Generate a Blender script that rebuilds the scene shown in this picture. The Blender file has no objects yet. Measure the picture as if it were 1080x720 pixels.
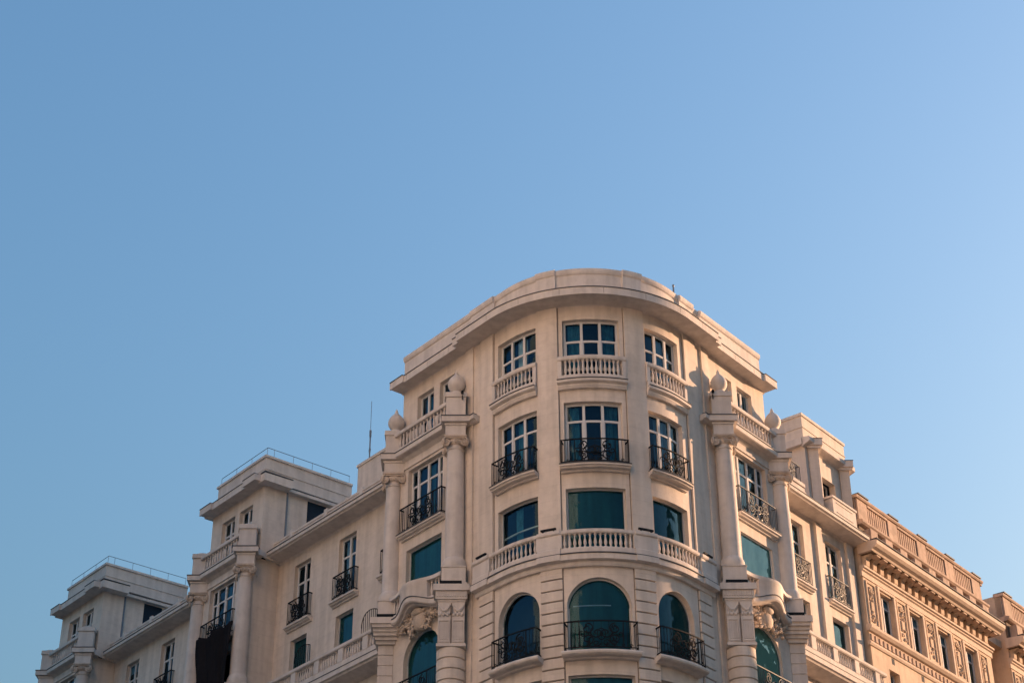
import bpy, bmesh, math, random
from mathutils import Vector, Matrix
random.seed(7)
S = bpy.context.scene
C = S.collection
R = math.radians
sin, cos, pi = math.sin, math.cos, math.pi

# ------------------------------------------------------------------ camera
EYE = 1.6
F, PITCH, ROLL = 1880.7, 0.55131, -0.00628
fw = Vector((0, cos(PITCH), sin(PITCH)))
up = Vector((0, -sin(PITCH), cos(PITCH)))
rt = Vector((1, 0, 0))
rt2 = rt * cos(ROLL) + up * sin(ROLL)
up2 = -rt * sin(ROLL) + up * cos(ROLL)
cd = bpy.data.cameras.new('camera')
cam = bpy.data.objects.new('camera', cd)
C.objects.link(cam)
m = Matrix((rt2, up2, -fw)).transposed().to_4x4()
m.translation = Vector((0, 0, EYE))
cam.matrix_world = m
cd.sensor_width = 36
cd.lens = F / 1080 * 36
cd.clip_start = 0.5
cd.clip_end = 6000
S.camera = cam

# ------------------------------------------------------------------ light
SUN_AZ = R(30)      # from +X towards +Y
SUN_EL = R(8)
sd = Vector((cos(SUN_AZ) * cos(SUN_EL), sin(SUN_AZ) * cos(SUN_EL), sin(SUN_EL)))
world = bpy.data.worlds.new('World')
S.world = world
world.use_nodes = True
nt = world.node_tree
nt.nodes.clear()
sky = nt.nodes.new('ShaderNodeTexSky')
sky.sky_type = 'NISHITA'
sky.sun_disc = False
sky.sun_elevation = SUN_EL
sky.sun_rotation = pi / 2 - SUN_AZ
sky.altitude = 0
sky.air_density = 1.8
sky.dust_density = 8.0
sky.ozone_density = 5.0
bg = nt.nodes.new('ShaderNodeBackground')
bg.inputs['Strength'].default_value = 0.15
wo = nt.nodes.new('ShaderNodeOutputWorld')
nt.links.new(sky.outputs[0], bg.inputs[0])
nt.links.new(bg.outputs[0], wo.inputs[0])
ld = bpy.data.lights.new('sun', 'SUN')
ld.energy = 3.05
ld.angle = R(0.5)
ld.color = (1.0, 0.59, 0.35)
sun = bpy.data.objects.new('sun', ld)
C.objects.link(sun)
sun.rotation_euler = sd.to_track_quat('Z', 'Y').to_euler()
sun.location = (60, 40, 80)
vs = S.view_settings
vs.view_transform = 'Standard'
vs.look = 'None'
vs.gamma = 1
vs.use_curve_mapping = False
vs.exposure = 1.85


# ------------------------------------------------------------------ materials
def mat(name, col, rough=0.85, var=0.10, scale=0.6, bump=0.25, streak=0.0, metal=0.0, spec=0.3, grime=0.0, courses=False):
    m = bpy.data.materials.new(name)
    m.use_nodes = True
    t = m.node_tree
    b = t.nodes['Principled BSDF']
    b.inputs['Roughness'].default_value = rough
    b.inputs['Metallic'].default_value = metal
    b.inputs['Specular IOR Level'].default_value = spec
    tc = t.nodes.new('ShaderNodeTexCoord')

    def noise(sc, det=4, vec=None):
        n = t.nodes.new('ShaderNodeTexNoise')
        n.inputs['Scale'].default_value = sc
        n.inputs['Detail'].default_value = det
        t.links.new(vec if vec else tc.outputs['Object'], n.inputs['Vector'])
        return n.outputs['Fac']

    def mr(v, a, bb, lo=0.3, hi=0.7):
        n = t.nodes.new('ShaderNodeMapRange')
        n.inputs['From Min'].default_value = lo
        n.inputs['From Max'].default_value = hi
        n.inputs['To Min'].default_value = a
        n.inputs['To Max'].default_value = bb
        t.links.new(v, n.inputs['Value'])
        return n.outputs[0]

    def mul(a, c):
        n = t.nodes.new('ShaderNodeMath')
        n.operation = 'MULTIPLY'
        t.links.new(a, n.inputs[0])
        t.links.new(c, n.inputs[1])
        return n.outputs[0]
    f = mr(noise(scale, 5), 1 - var, 1 + var * 0.6)
    f = mul(f, mr(noise(scale * 9, 4), 1 - var * 0.6, 1 + var * 0.4))
    if streak:
        mp = t.nodes.new('ShaderNodeMapping')
        mp.inputs['Scale'].default_value = (3.2, 3.2, 0.22)
        t.links.new(tc.outputs['Object'], mp.inputs['Vector'])
        f = mul(f, mr(noise(1.0, 5, mp.outputs[0]), 1 - streak, 1.0, 0.38, 0.58))
    if grime:
        f = mul(f, mr(noise(2.3, 8), 1 - grime, 1.0, 0.36, 0.5))
    if courses:
        # faint, uneven bed joints of the rendered blockwork
        sx = t.nodes.new('ShaderNodeSeparateXYZ')
        t.links.new(tc.outputs['Object'], sx.inputs[0])
        a_ = t.nodes.new('ShaderNodeMath')
        a_.operation = 'PINGPONG'
        a_.inputs[1].default_value = 0.29
        t.links.new(sx.outputs[2], a_.inputs[0])
        j_ = mr(a_.outputs[0], 0.93, 1.0, 0.004, 0.022)
        f = mul(f, j_)
    hs = t.nodes.new('ShaderNodeMix')
    hs.data_type = 'RGBA'
    hs.blend_type = 'MULTIPLY'
    hs.inputs[0].default_value = 1.0
    hs.inputs[6].default_value = (*col, 1)
    cmb = t.nodes.new('ShaderNodeCombineColor')
    for k in range(3):
        t.links.new(f, cmb.inputs[k])
    t.links.new(cmb.outputs[0], hs.inputs[7])
    t.links.new(hs.outputs[2], b.inputs['Base Color'])
    if bump:
        bp = t.nodes.new('ShaderNodeBump')
        bp.inputs['Strength'].default_value = bump
        bp.inputs['Distance'].default_value = 0.02
        t.links.new(noise(14, 6), bp.inputs['Height'])
        t.links.new(bp.outputs[0], b.inputs['Normal'])
    return m


def glass_mat(name, tint, ior=1.5):
    m = bpy.data.materials.new(name)
    m.use_nodes = True
    t = m.node_tree
    t.nodes.clear()
    o = t.nodes.new('ShaderNodeOutputMaterial')
    tr = t.nodes.new('ShaderNodeBsdfTransparent')
    tr.inputs[0].default_value = (*tint, 1)
    gl = t.nodes.new('ShaderNodeBsdfGlossy')
    gl.inputs['Roughness'].default_value = 0.03
    gl.inputs['Color'].default_value = (0.36, 0.64, 0.86, 1)
    fr = t.nodes.new('ShaderNodeFresnel')
    fr.inputs['IOR'].default_value = ior
    mx = t.nodes.new('ShaderNodeMixShader')
    tc = t.nodes.new('ShaderNodeTexCoord')
    n = t.nodes.new('ShaderNodeTexNoise')
    n.inputs['Scale'].default_value = 1.1
    bp = t.nodes.new('ShaderNodeBump')
    bp.inputs['Strength'].default_value = 0.6
    bp.inputs['Distance'].default_value = 0.06
    t.links.new(tc.outputs['Object'], n.inputs['Vector'])
    t.links.new(n.outputs['Fac'], bp.inputs['Height'])
    t.links.new(bp.outputs[0], gl.inputs['Normal'])
    t.links.new(bp.outputs[0], fr.inputs['Normal'])
    t.links.new(fr.outputs[0], mx.inputs[0])
    t.links.new(tr.outputs[0], mx.inputs[1])
    t.links.new(gl.outputs[0], mx.inputs[2])
    t.links.new(mx.outputs[0], o.inputs[0])
    return m


M = dict(
    wall=mat('plaster_wall', (0.70, 0.62, 0.545), var=0.07, streak=0.13, grime=0.07, courses=True),
    trim=mat('cast_stone', (0.67, 0.615, 0.57), var=0.07, streak=0.13, grime=0.07),
    carve=mat('carved_stone', (0.60, 0.51, 0.43), var=0.14, scale=2.0, streak=0.15, grime=0.22, bump=0.5),
    lead=mat('lead_flashing', (0.075, 0.085, 0.10), rough=0.6, var=0.15, bump=0.1),
    joint=mat('stone_joint', (0.20, 0.165, 0.14), var=0.1, bump=0),
    frame=mat('white_window_frame', (0.60, 0.60, 0.60), rough=0.5, var=0.04, bump=0.05),
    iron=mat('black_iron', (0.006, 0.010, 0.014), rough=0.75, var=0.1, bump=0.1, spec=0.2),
    iron2=mat('sunlit_iron', (0.10, 0.095, 0.09), rough=0.5, var=0.3, bump=0.2, spec=0.5),  # lighter copy of the iron; sunlight put into its colour
    steel=mat('grey_steel', (0.16, 0.20, 0.25), rough=0.5, var=0.1, bump=0),
    glass=glass_mat('window_glass', (0.62, 0.80, 0.86)),
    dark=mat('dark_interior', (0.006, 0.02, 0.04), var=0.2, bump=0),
    blind=mat('green_roller_blind', (0.016, 0.115, 0.108), rough=0.7, var=0.15, scale=0.8, bump=0.05, streak=0.3),
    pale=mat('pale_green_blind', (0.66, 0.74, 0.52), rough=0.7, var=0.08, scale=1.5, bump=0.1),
    curtain=mat('blue_curtain', (0.05, 0.20, 0.28), rough=0.8, var=0.3, scale=3, bump=0.1),
    net=mat('net_curtain', (0.42, 0.52, 0.58), rough=0.8, var=0.2, scale=3, bump=0.1),
    far=mat('warm_sandstone', (0.63, 0.49, 0.37), var=0.10, streak=0.18, grime=0.12),
    farred=mat('rose_sandstone', (0.52, 0.39, 0.31), var=0.12, streak=0.2, grime=0.2),
    faredge=mat('pale_string_stone', (0.66, 0.54, 0.44), var=0.08, streak=0.1),
    shadestone=mat('shade_dark_stone', (0.16, 0.12, 0.09), var=0.3, scale=3, grime=0.3),  # shade of the cornice recesses put into the stone's colour
    skyreflect=mat('sky_reflection_blue', (0.22, 0.36, 0.48), rough=0.8, var=0.2, scale=3, bump=0.1),  # pale blue stands in for sky reflected in the sandstone building's windows
    cloth=mat('black_cloth', (0.018, 0.018, 0.021), rough=1.0, var=0.2, bump=0.2, spec=0.0),
    roof=mat('roof_screed', (0.30, 0.27, 0.24), var=0.15),
    asphalt=mat('asphalt', (0.05, 0.05, 0.052), var=0.2, scale=2),
    paving=mat('granite_paving', (0.20, 0.20, 0.20), var=0.15, scale=2),
    kerb=mat('kerb_stone', (0.35, 0.34, 0.32), var=0.1),
    paint=mat('road_paint', (0.75, 0.75, 0.72), var=0.1),
)

# ------------------------------------------------------------------ frame of the corner building
A = R(50.85)
RW = 4.05
U0 = RW * A
BX, BY, BROT = 2.885, 60.0, R(0.34)


def pt(u, d, z):
    """u: metres along the wall line from the middle of the rounded corner (right +), d: distance from the corner's centre line, z: height over the eye."""
    if abs(u) <= U0:
        t = u / RW
        return (d * sin(t), -d * cos(t), z + EYE)
    g = 1 if u > 0 else -1
    s = abs(u) - U0
    return (g * (s * cos(A) + d * sin(A)), s * sin(A) - d * cos(A), z + EYE)


def deg(a):
    return RW * R(a)


def frame_at(u):
    """unit vectors (along u, outward) at u"""
    t = max(-A, min(A, u / RW))
    return Vector((cos(t), sin(t), 0)), Vector((sin(t), -cos(t), 0))


class MB:
    def __init__(s):
        s.v, s.f = [], []

    def face(s, pts):
        n = len(s.v)
        s.v += [tuple(p) for p in pts]
        s.f.append(tuple(range(n, n + len(pts))))

    def mesh(s, name):
        me = bpy.data.meshes.new(name)
        me.from_pydata(s.v, [], s.f)
        bm = bmesh.new()
        bm.from_mesh(me)
        bmesh.ops.remove_doubles(bm, verts=bm.verts, dist=0.0004)
        bmesh.ops.recalc_face_normals(bm, faces=bm.faces)
        bm.to_mesh(me)
        bm.free()
        return me

    def build(s, name, material, parent=None, smooth=False, kind=None):
        if not s.f:
            return None
        me = s.mesh(name)
        me.materials.append(material)
        if smooth:
            for p in me.polygons:
                p.use_smooth = True
            me.set_sharp_from_angle(angle=R(38))
        o = bpy.data.objects.new(name, me)
        C.objects.link(o)
        if parent:
            o.parent = parent
        if kind:
            o['kind'] = kind
        return o

    # ---- profile swept along u; prof = [(d,z)...]
    def strip(s, u0, u1, prof, closed=True, caps=True, step=0.14, fd=None, fz=None):
        if u0 > u1:
            u0, u1 = u1, u0
        us = {u0, u1}
        for b in (-U0, U0):
            if u0 < b < u1:
                us.add(b)
        a, b = max(u0, -U0), min(u1, U0)
        if b > a:
            n = max(1, int(math.ceil((b - a) / step)))
            for k in range(n + 1):
                us.add(a + (b - a) * k / n)
        if fd or fz:
            n = int(math.ceil((u1 - u0) / 0.1))
            for k in range(n + 1):
                us.add(u0 + (u1 - u0) * k / n)
        us = sorted(us)
        us = [x for i, x in enumerate(us) if i == 0 or x - us[i - 1] > 1e-6]
        rows = []
        for u in us:
            dd = fd(u) if fd else 0
            zz = fz(u) if fz else 0
            rows.append([pt(u, d + dd, z + zz) for d, z in prof])
        base = len(s.v)
        n = len(prof)
        for r_ in rows:
            s.v += r_
        m_ = n if closed else n - 1
        for i in range(len(rows) - 1):
            for j in range(m_):
                k = (j + 1) % n
                s.f.append((base + i * n + j, base + (i + 1) * n + j, base + (i + 1) * n + k, base + i * n + k))
        if caps and closed:
            s.f.append(tuple(base + j for j in range(n)))
            s.f.append(tuple(base + (len(rows) - 1) * n + j for j in range(n))[::-1])

    def box(s, u0, u1, d0, d1, z0, z1, **k):
        s.strip(u0, u1, [(d0, z0), (d1, z0), (d1, z1), (d0, z1)], **k)

    def wall(s, u0, u1, z0, z1, d, holes=(), depth=0.27):
        """outer skin with real openings and reveals. hole = (ua, ub, za, zb, rise)"""
        if u0 > u1:
            u0, u1 = u1, u0
        hs = []
        for h in holes:
            a, b, za, zb, r_ = h if len(h) == 5 else (*h, 0)
            if a > b:
                a, b = b, a
            if b > u0 and a < u1 and zb > z0 and za < z1:
                hs.append((a, b, za, zb, r_))
        us = {u0, u1}
        for b in (-U0, U0):
            if u0 < b < u1:
                us.add(b)
        a, b = max(u0, -U0), min(u1, U0)
        if b > a:
            n = max(1, int(math.ceil((b - a) / 0.16)))
            for k in range(n + 1):
                us.add(a + (b - a) * k / n)
        for a, b, za, zb, r_ in hs:
            us.add(a)
            us.add(b)
            if r_:
                for k in range(1, 24):
                    us.add(a + (b - a) * (0.5 - 0.5 * cos(pi * k / 24)))
        us = sorted(us)
        us = [x for i, x in enumerate(us) if i == 0 or x - us[i - 1] > 1e-5]

        def top(h, u):
            a, b, za, zb, r_ = h
            if not r_:
                return zb
            q = max(0, 1 - ((u - (a + b) / 2) / ((b - a) / 2)) ** 2)
            return zb - r_ + r_ * math.sqrt(q)
        for ua, ub in zip(us, us[1:]):
            mid = (ua + ub) / 2
            cov = sorted([h for h in hs if h[0] < mid < h[1]], key=lambda h: h[2])
            la, lb = z0, z0
            for h in cov:
                if h[2] > max(la, lb) + 1e-6:
                    s.face([pt(ua, d, la), pt(ub, d, lb), pt(ub, d, h[2]), pt(ua, d, h[2])])
                s.face([pt(ua, d, h[2]), pt(ub, d, h[2]), pt(ub, d - depth, h[2]), pt(ua, d - depth, h[2])])
                ta, tb = top(h, ua), top(h, ub)
                s.face([pt(ua, d, ta), pt(ub, d, tb), pt(ub, d - depth, tb), pt(ua, d - depth, ta)])
                la, lb = ta, tb
            s.face([pt(ua, d, la), pt(ub, d, lb), pt(ub, d, z1), pt(ua, d, z1)])
        for h in hs:
            for u in h[:2]:
                if u0 <= u <= u1:
                    s.face([pt(u, d, h[2]), pt(u, d - depth, h[2]), pt(u, d - depth, top(h, u)), pt(u, d, top(h, u))])

    def ret(s, u, d0, d1, z0, z1):
        s.face([pt(u, d0, z0), pt(u, d1, z0), pt(u, d1, z1), pt(u, d0, z1)])

    def xbox(s, cx, cy, w, dp, z0, z1, taper=0.0):
        """axis-aligned box in the building's frame"""
        a, b = w / 2, dp / 2
        P = [(cx - a, cy - b), (cx + a, cy - b), (cx + a, cy + b), (cx - a, cy + b)]
        a -= taper
        b -= taper
        Q = [(cx - a, cy - b), (cx + a, cy - b), (cx + a, cy + b), (cx - a, cy + b)]
        lo = [(x, y, z0 + EYE) for x, y in P]
        hi = [(x, y, z1 + EYE) for x, y in Q]
        s.face(lo[::-1])
        s.face(hi)
        for k in range(4):
            j = (k + 1) % 4
            s.face([lo[k], lo[j], hi[j], hi[k]])

    def lathe(s, cx, cy, prof, n=20, z0=0.0, sx=1.0):
        base = len(s.v)
        for r_, z in prof:
            for k in range(n):
                a = 2 * pi * k / n
                s.v.append((cx + r_ * cos(a), cy + r_ * sin(a), z + z0))
        for i in range(len(prof) - 1):
            for k in range(n):
                j = (k + 1) % n
                s.f.append((base + i * n + k, base + i * n + j, base + (i + 1) * n + j, base + (i + 1) * n + k))
        s.f.append(tuple(base + k for k in range(n))[::-1])
        s.f.append(tuple(base + (len(prof) - 1) * n + k for k in range(n)))

    def tube(s, pts, r=0.012, n=4, closed=False):
        P = [Vector(p) for p in pts]
        if len(P) < 2:
            return
        base = len(s.v)
        prev = None
        for i, p in enumerate(P):
            a = P[i - 1] if i else P[i]
            b = P[i + 1] if i < len(P) - 1 else P[i]
            t = (b - a).normalized()
            ref = prev if prev else (Vector((0, 0, 1)) if abs(t.z) < 0.9 else Vector((1, 0, 0)))
            x = (ref - t * ref.dot(t)).normalized()
            prev = x
            y = t.cross(x)
            rr = r(i / (len(P) - 1)) if callable(r) else r
            for k in range(n):
                an = 2 * pi * (k + 0.5) / n
                s.v.append(tuple(p + x * rr * cos(an) + y * rr * sin(an)))
        for i in range(len(P) - 1):
            for k in range(n):
                j = (k + 1) % n
                s.f.append((base + i * n + k, base + i * n + j, base + (i + 1) * n + j, base + (i + 1) * n + k))
        s.f.append(tuple(base + k for k in range(n))[::-1])
        s.f.append(tuple(base + (len(P) - 1) * n + k for k in range(n)))

    def blob(s, c, ax, rx, rz, ry, n=8, m_=5):
        """ellipsoid: c centre, ax=(along, out) frame"""
        X, Y = ax
        Z = Vector((0, 0, 1))
        c = Vector(c)
        base = len(s.v)
        s.v.append(tuple(c + Z * rz))
        for i in range(1, m_):
            ph = pi * i / m_
            for k in range(n):
                a = 2 * pi * k / n
                s.v.append(tuple(c + X * rx * sin(ph) * cos(a) + Y * ry * sin(ph) * sin(a) + Z * rz * cos(ph)))
        s.v.append(tuple(c - Z * rz))
        e = len(s.v) - 1
        for k in range(n):
            j = (k + 1) % n
            s.f.append((base, base + 1 + k, base + 1 + j))
            s.f.append((e, base + 1 + (m_ - 2) * n + j, base + 1 + (m_ - 2) * n + k))
        for i in range(m_ - 2):
            for k in range(n):
                j = (k + 1) % n
                s.f.append((base + 1 + i * n + k, base + 1 + (i + 1) * n + k, base + 1 + (i + 1) * n + j, base + 1 + i * n + j))


def tag(o, label=None, cat=None, group=None, kind=None):
    if label:
        o['label'] = label
    if cat:
        o['category'] = cat
    if group:
        o['group'] = group
    if kind:
        o['kind'] = kind
    return o


def empty(name, loc=(0, 0, 0), rz=0.0, parent=None):
    o = bpy.data.objects.new(name, None)
    o.location = loc
    o.rotation_euler = (0, 0, rz)
    o.empty_display_size = 0.5
    C.objects.link(o)
    if parent:
        o.parent = parent
    return o


# ------------------------------------------------------------------ ground
g = MB()
g.face([(-900, -900, -0.15), (900, -900, -0.15), (900, 900, -0.15), (-900, 900, -0.15)])
tag(g.build('road', M['asphalt']), kind='structure')

g = MB()
g.face([(-17.5, -44, -0.01), (60, -44, -0.01), (60, 34, -0.01), (-17.5, 34, -0.01)])
tag(g.build('plaza_paving', M['paving']), kind='structure')

root = empty('corner_building', (BX, BY, 0), BROT)
tag(root, 'cream stone apartment building with a rounded corner tower, columned pavilions and iron balconies', 'building')
ROOT = root


def place(o, r=root):
    """stand a top-level object built in the building's coordinates where it belongs"""
    o.location = r.location
    o.rotation_euler = r.rotation_euler
    return o


pv = MB()
pv.strip(-(U0 + 48), U0 + 45, [(3.0, -1.75), (8.5, -1.75), (8.5, -1.6), (3.0, -1.6)], step=0.4)
tag(place(pv.build('pavement', M['paving'])), kind='structure')
pv = MB()
pv.strip(-(U0 + 48), U0 + 45, [(8.503, -1.75), (8.7, -1.75), (8.7, -1.59), (8.503, -1.59)], step=0.4)
tag(place(pv.build('kerb', M['kerb'])), kind='structure')
pv = MB()
for k in range(14):
    for g_ in (-1, 1):
        a = U0 + 2 + k * 3.2
        pv.strip(g_ * a, g_ * (a + 1.6), [(13.5, -1.746), (13.65, -1.746)], closed=False)
tag(place(pv.build('road_marking', M['paint'])), kind='structure')

# ------------------------------------------------------------------ shared makers
BOT = -1.6          # building foot


def baluster_profile(h, r=0.062):
    return [(r * 0.95, 0), (r * 0.95, h * 0.06), (r * 0.5, h * 0.10), (r * 0.62, h * 0.16), (r, h * 0.30), (r * 0.92, h * 0.42),
            (r * 0.5, h * 0.68), (r * 0.42, h * 0.80), (r * 0.7, h * 0.86), (r * 0.5, h * 0.90), (r * 0.95, h * 0.94), (r * 0.95, h)]


_bal = {}
many_balusters = MB()


def baluster(u, d, z, h, parent=None, r=0.062):
    x, y, zz = pt(u, d, z)
    if parent is None:
        many_balusters.lathe(x, y, [(a, b) for a, b in baluster_profile(h, r)], 8, zz)
        return
    key = (round(h, 3), r)
    if key not in _bal:
        mb = MB()
        mb.lathe(0, 0, baluster_profile(h, r), 10)
        me = mb.mesh('baluster')
        me.materials.append(M['trim'])
        for p in me.polygons:
            p.use_smooth = True
        me.set_sharp_from_angle(angle=R(50))
        _bal[key] = bpy.data.objects.new('baluster', me)
        o = _bal[key]
    else:
        o = _bal[key].copy()
    C.objects.link(o)
    o.parent = parent
    o.location = (x, y, zz)


def curve_tube(mb, pts, d, r, n=4, lift=0.0):
    mb.tube([pt(u, d + lift, z) for u, z in pts], r, n)


def spiral(cu, cz, r0, turns, a0, sg=1, n=18, aspect=1.0):
    out = []
    for k in range(n + 1):
        t = k / n
        a = a0 + sg * 2 * pi * turns * t
        rr = r0 * (1 - 0.82 * t)
        out.append((cu + rr * cos(a) * aspect, cz + rr * sin(a)))
    return out


def railing(u0, u1, d, z0, z1, dwall, parent, material=None, ornate=True, spacing=0.115, name='balcony_railing'):
    if u0 > u1:
        u0, u1 = u1, u0
    mb = MB()
    w = u1 - u0
    n = max(6, int(w / 0.16))

    def line(z, r, dd=0.0):
        mb.tube([pt(u0, dwall, z)] + [pt(u0 + w * k / n, d + dd, z) for k in range(n + 1)] + [pt(u1, dwall, z)], r, 4)
    line(z1, 0.030)
    line(z0 + 0.07, 0.022)
    for u in (u0, u1):
        for q in (0.35, 0.7):
            dd = d + (dwall - d) * q
            mb.tube([pt(u, dd, z0), pt(u, dd, z1)], 0.012, 4)
        mb.tube([pt(u, d, z0 - 0.02), pt(u, d, z1 + 0.03)], 0.02, 4)
    k = max(2, int(round(w / spacing)))
    c = (u0 + u1) / 2
    h = z1 - z0
    for i in range(1, k):
        u = u0 + w * i / k
        inner_ = ornate and abs(u - c) < w * 0.30
        if inner_ and i % 2:
            continue
        mb.tube([pt(u, d, z0 + 0.05), pt(u, d, z1)], 0.009 if inner_ else 0.014, 4)
    if ornate:
        zc = z0 + h * 0.52
        ww = w * 0.30
        for g_ in (-1, 1):
            # standing scroll pairs either side of a central wreath
            for cu, rr in ((c + g_ * ww * 0.62, h * 0.20), ):
                curve_tube(mb, spiral(cu, zc + h * 0.20, rr, 1.4, pi / 2, g_), d, 0.024)
                curve_tube(mb, spiral(cu, zc - h * 0.18, rr, 1.4, -pi / 2, -g_), d, 0.024)
                curve_tube(mb, spiral(cu + g_ * rr * 0.8, zc, rr * 0.6, 1.2, pi, g_), d, 0.019)
            curve_tube(mb, [(c + g_ * ww, z0 + 0.06), (c + g_ * ww * 0.97, zc), (c + g_ * ww, z1)], d, 0.019)
            curve_tube(mb, spiral(c + g_ * ww * 0.2, zc + h * 0.05, h * 0.22, 1.3, pi / 2 - g_ * 0.6, -g_), d, 0.024)
            curve_tube(mb, spiral(c + g_ * ww * 0.22, z0 + h * 0.2, h * 0.13, 1.2, 0, g_), d, 0.019)
            for q in range(4):
                cu = c + g_ * w * (0.07 + 0.11 * q)
                curve_tube(mb, spiral(cu, z0 + 0.13, 0.06, 1.0, 0, g_, 9), d, 0.015)
            # leaves on the scrolls
            for q in range(16):
                a = random.uniform(0, 2 * pi)
                cu = c + g_ * (ww * 0.6 + random.uniform(-0.09, 0.09))
                cz = zc + random.uniform(-0.36, 0.36) * h
                mb.blob(pt(cu, d, cz), frame_at(cu), 0.026, 0.038, 0.014, 6, 4)
        curve_tube(mb, [(c + h * 0.13 * cos(a * pi / 9), zc + h * 0.2 * sin(a * pi / 9)) for a in range(19)], d, 0.019)
        mb.blob(pt(c, d, zc), frame_at(c), 0.06, 0.09, 0.02, 8, 5)
    return mb.build(name, material or M['iron'], parent)


VAR = random.Random(11)


def window(u0, u1, z0, z1, dw, parent, cols=(1, 1, 1), transom=0.66, rise=0.0, blind=None, curtains=None, fw_=0.085, setback=0.21, bars=True, blind_z=None):
    """window > frame, pane, blind/curtain. The frame follows the wall's curve; an arched head follows the arch."""
    if u0 > u1:
        u0, u1 = u1, u0
    u0 += 0.004
    u1 -= 0.004
    d = dw - setback
    dd0, dd1 = d - 0.03, d + 0.03

    def top(u):
        if not rise:
            return z1
        q = max(0, 1 - ((u - (u0 + u1) / 2) / ((u1 - u0) / 2)) ** 2)
        return z1 - rise + rise * math.sqrt(q)
    fr = MB()
    fz = lambda a, b: [(dd0, a), (dd1, a), (dd1, b), (dd0, b)]
    if rise:
        n = 26
        pts = []
        for k in range(n + 1):
            u = u0 + (u1 - u0) * (0.5 - 0.5 * cos(pi * k / n))
            pts.append((u, top(u)))
        for (a, za), (b, zb) in zip(pts, pts[1:]):
            q = fw_
            fr.face([pt(a, dd1, za), pt(b, dd1, zb), pt(b, dd1, zb - q), pt(a, dd1, za - q)])
            fr.face([pt(a, dd1, za - q), pt(b, dd1, zb - q), pt(b, dd0, zb - q), pt(a, dd0, za - q)])
        fr.strip(u0, u0 + fw_ * 0.8, fz(z0, z1 - rise))
        fr.strip(u1 - fw_ * 0.8, u1, fz(z0, z1 - rise))
    else:
        fr.strip(u0, u0 + fw_, fz(z0, z1))
        fr.strip(u1 - fw_, u1, fz(z0, z1))
        fr.strip(u0 + fw_, u1 - fw_, fz(z1 - fw_, z1 - 0.002))
    fr.strip(u0 + fw_, u1 - fw_, fz(z0 + 0.002, z0 + fw_))
    if bars:
        tot = sum(cols)
        acc = 0
        zt = z0 + (z1 - z0) * transom
        edges = [u0]
        for c_ in cols[:-1]:
            acc += c_
            u = u0 + (u1 - u0) * acc / tot
            edges.append(u)
            fr.strip(u - fw_ * 0.62, u + fw_ * 0.62, [(dd0, z0 + fw_), (dd1 + 0.02, z0 + fw_), (dd1 + 0.02, top(u) - fw_), (dd0, top(u) - fw_)])
        edges.append(u1)
        for a, b in zip(edges, edges[1:]):
            a2 = a + fw_ * (1 if a == u0 else 0.62)
            b2 = b - fw_ * (1 if b == u1 else 0.62)
            if transom < 1:
                fr.strip(a2, b2, fz(zt - fw_ * 0.5, zt + fw_ * 0.5))
            # sash stiles
            fr.strip(a2, a2 + 0.035, [(dd0 + 0.004, z0 + fw_), (dd1 - 0.01, z0 + fw_), (dd1 - 0.01, zt - fw_ * .5), (dd0 + 0.004, zt - fw_ * .5)])
            fr.strip(b2 - 0.035, b2, [(dd0 + 0.004, z0 + fw_), (dd1 - 0.01, z0 + fw_), (dd1 - 0.01, zt - fw_ * .5), (dd0 + 0.004, zt - fw_ * .5)])
    f = fr.build('window', M['frame'], parent)
    if curtains is None and blind is None and bars:
        r_ = VAR.random()
        if r_ < .3:
            curtains = [(0.04, VAR.uniform(.25, .45), M['net'])]
        elif r_ < .55:
            curtains = [(0.03, .2, M['curtain']), (.8, .97, M['curtain'])]
        elif r_ < .8:
            blind, blind_z = M['net'], z0 + (z1 - z0) * VAR.uniform(.6, .85)

    def sheet(dd, a, b, zlo, zhi, mt, nm, wav=0.0):
        mb = MB()
        n = max(2, int((b - a) / (0.05 if wav else 0.12)))
        for k in range(n):
            ua, ub = a + (b - a) * k / n, a + (b - a) * (k + 1) / n
            wa = wav * sin(ua * 34)
            wb = wav * sin(ub * 34)
            ta = min(zhi, top(ua) if rise else z1)
            tb = min(zhi, top(ub) if rise else z1)
            if ta <= zlo and tb <= zlo:
                continue
            mb.face([pt(ua, dd + wa, zlo), pt(ub, dd + wb, zlo), pt(ub, dd + wb, max(tb, zlo + .001)), pt(ua, dd + wa, max(ta, zlo + .001))])
        return mb.build(nm, mt, f, smooth=bool(wav))
    sheet(d - 0.005, u0 + 0.01, u1 - 0.01, z0 + 0.01, z1 - 0.01, M['glass'], 'pane')
    if blind:
        zb = blind_z if blind_z is not None else z0 + 0.03
        sheet(d - 0.05, u0 + 0.01, u1 - 0.01, zb, z1 - 0.012, blind, 'blind')
    if curtains:
        for a, b, mt in curtains:
            sheet(d - 0.20, u0 + (u1 - u0) * a, u0 + (u1 - u0) * b, z0 + 0.03, z1 - 0.02, mt, 'curtain', 0.03)
    return f


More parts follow.
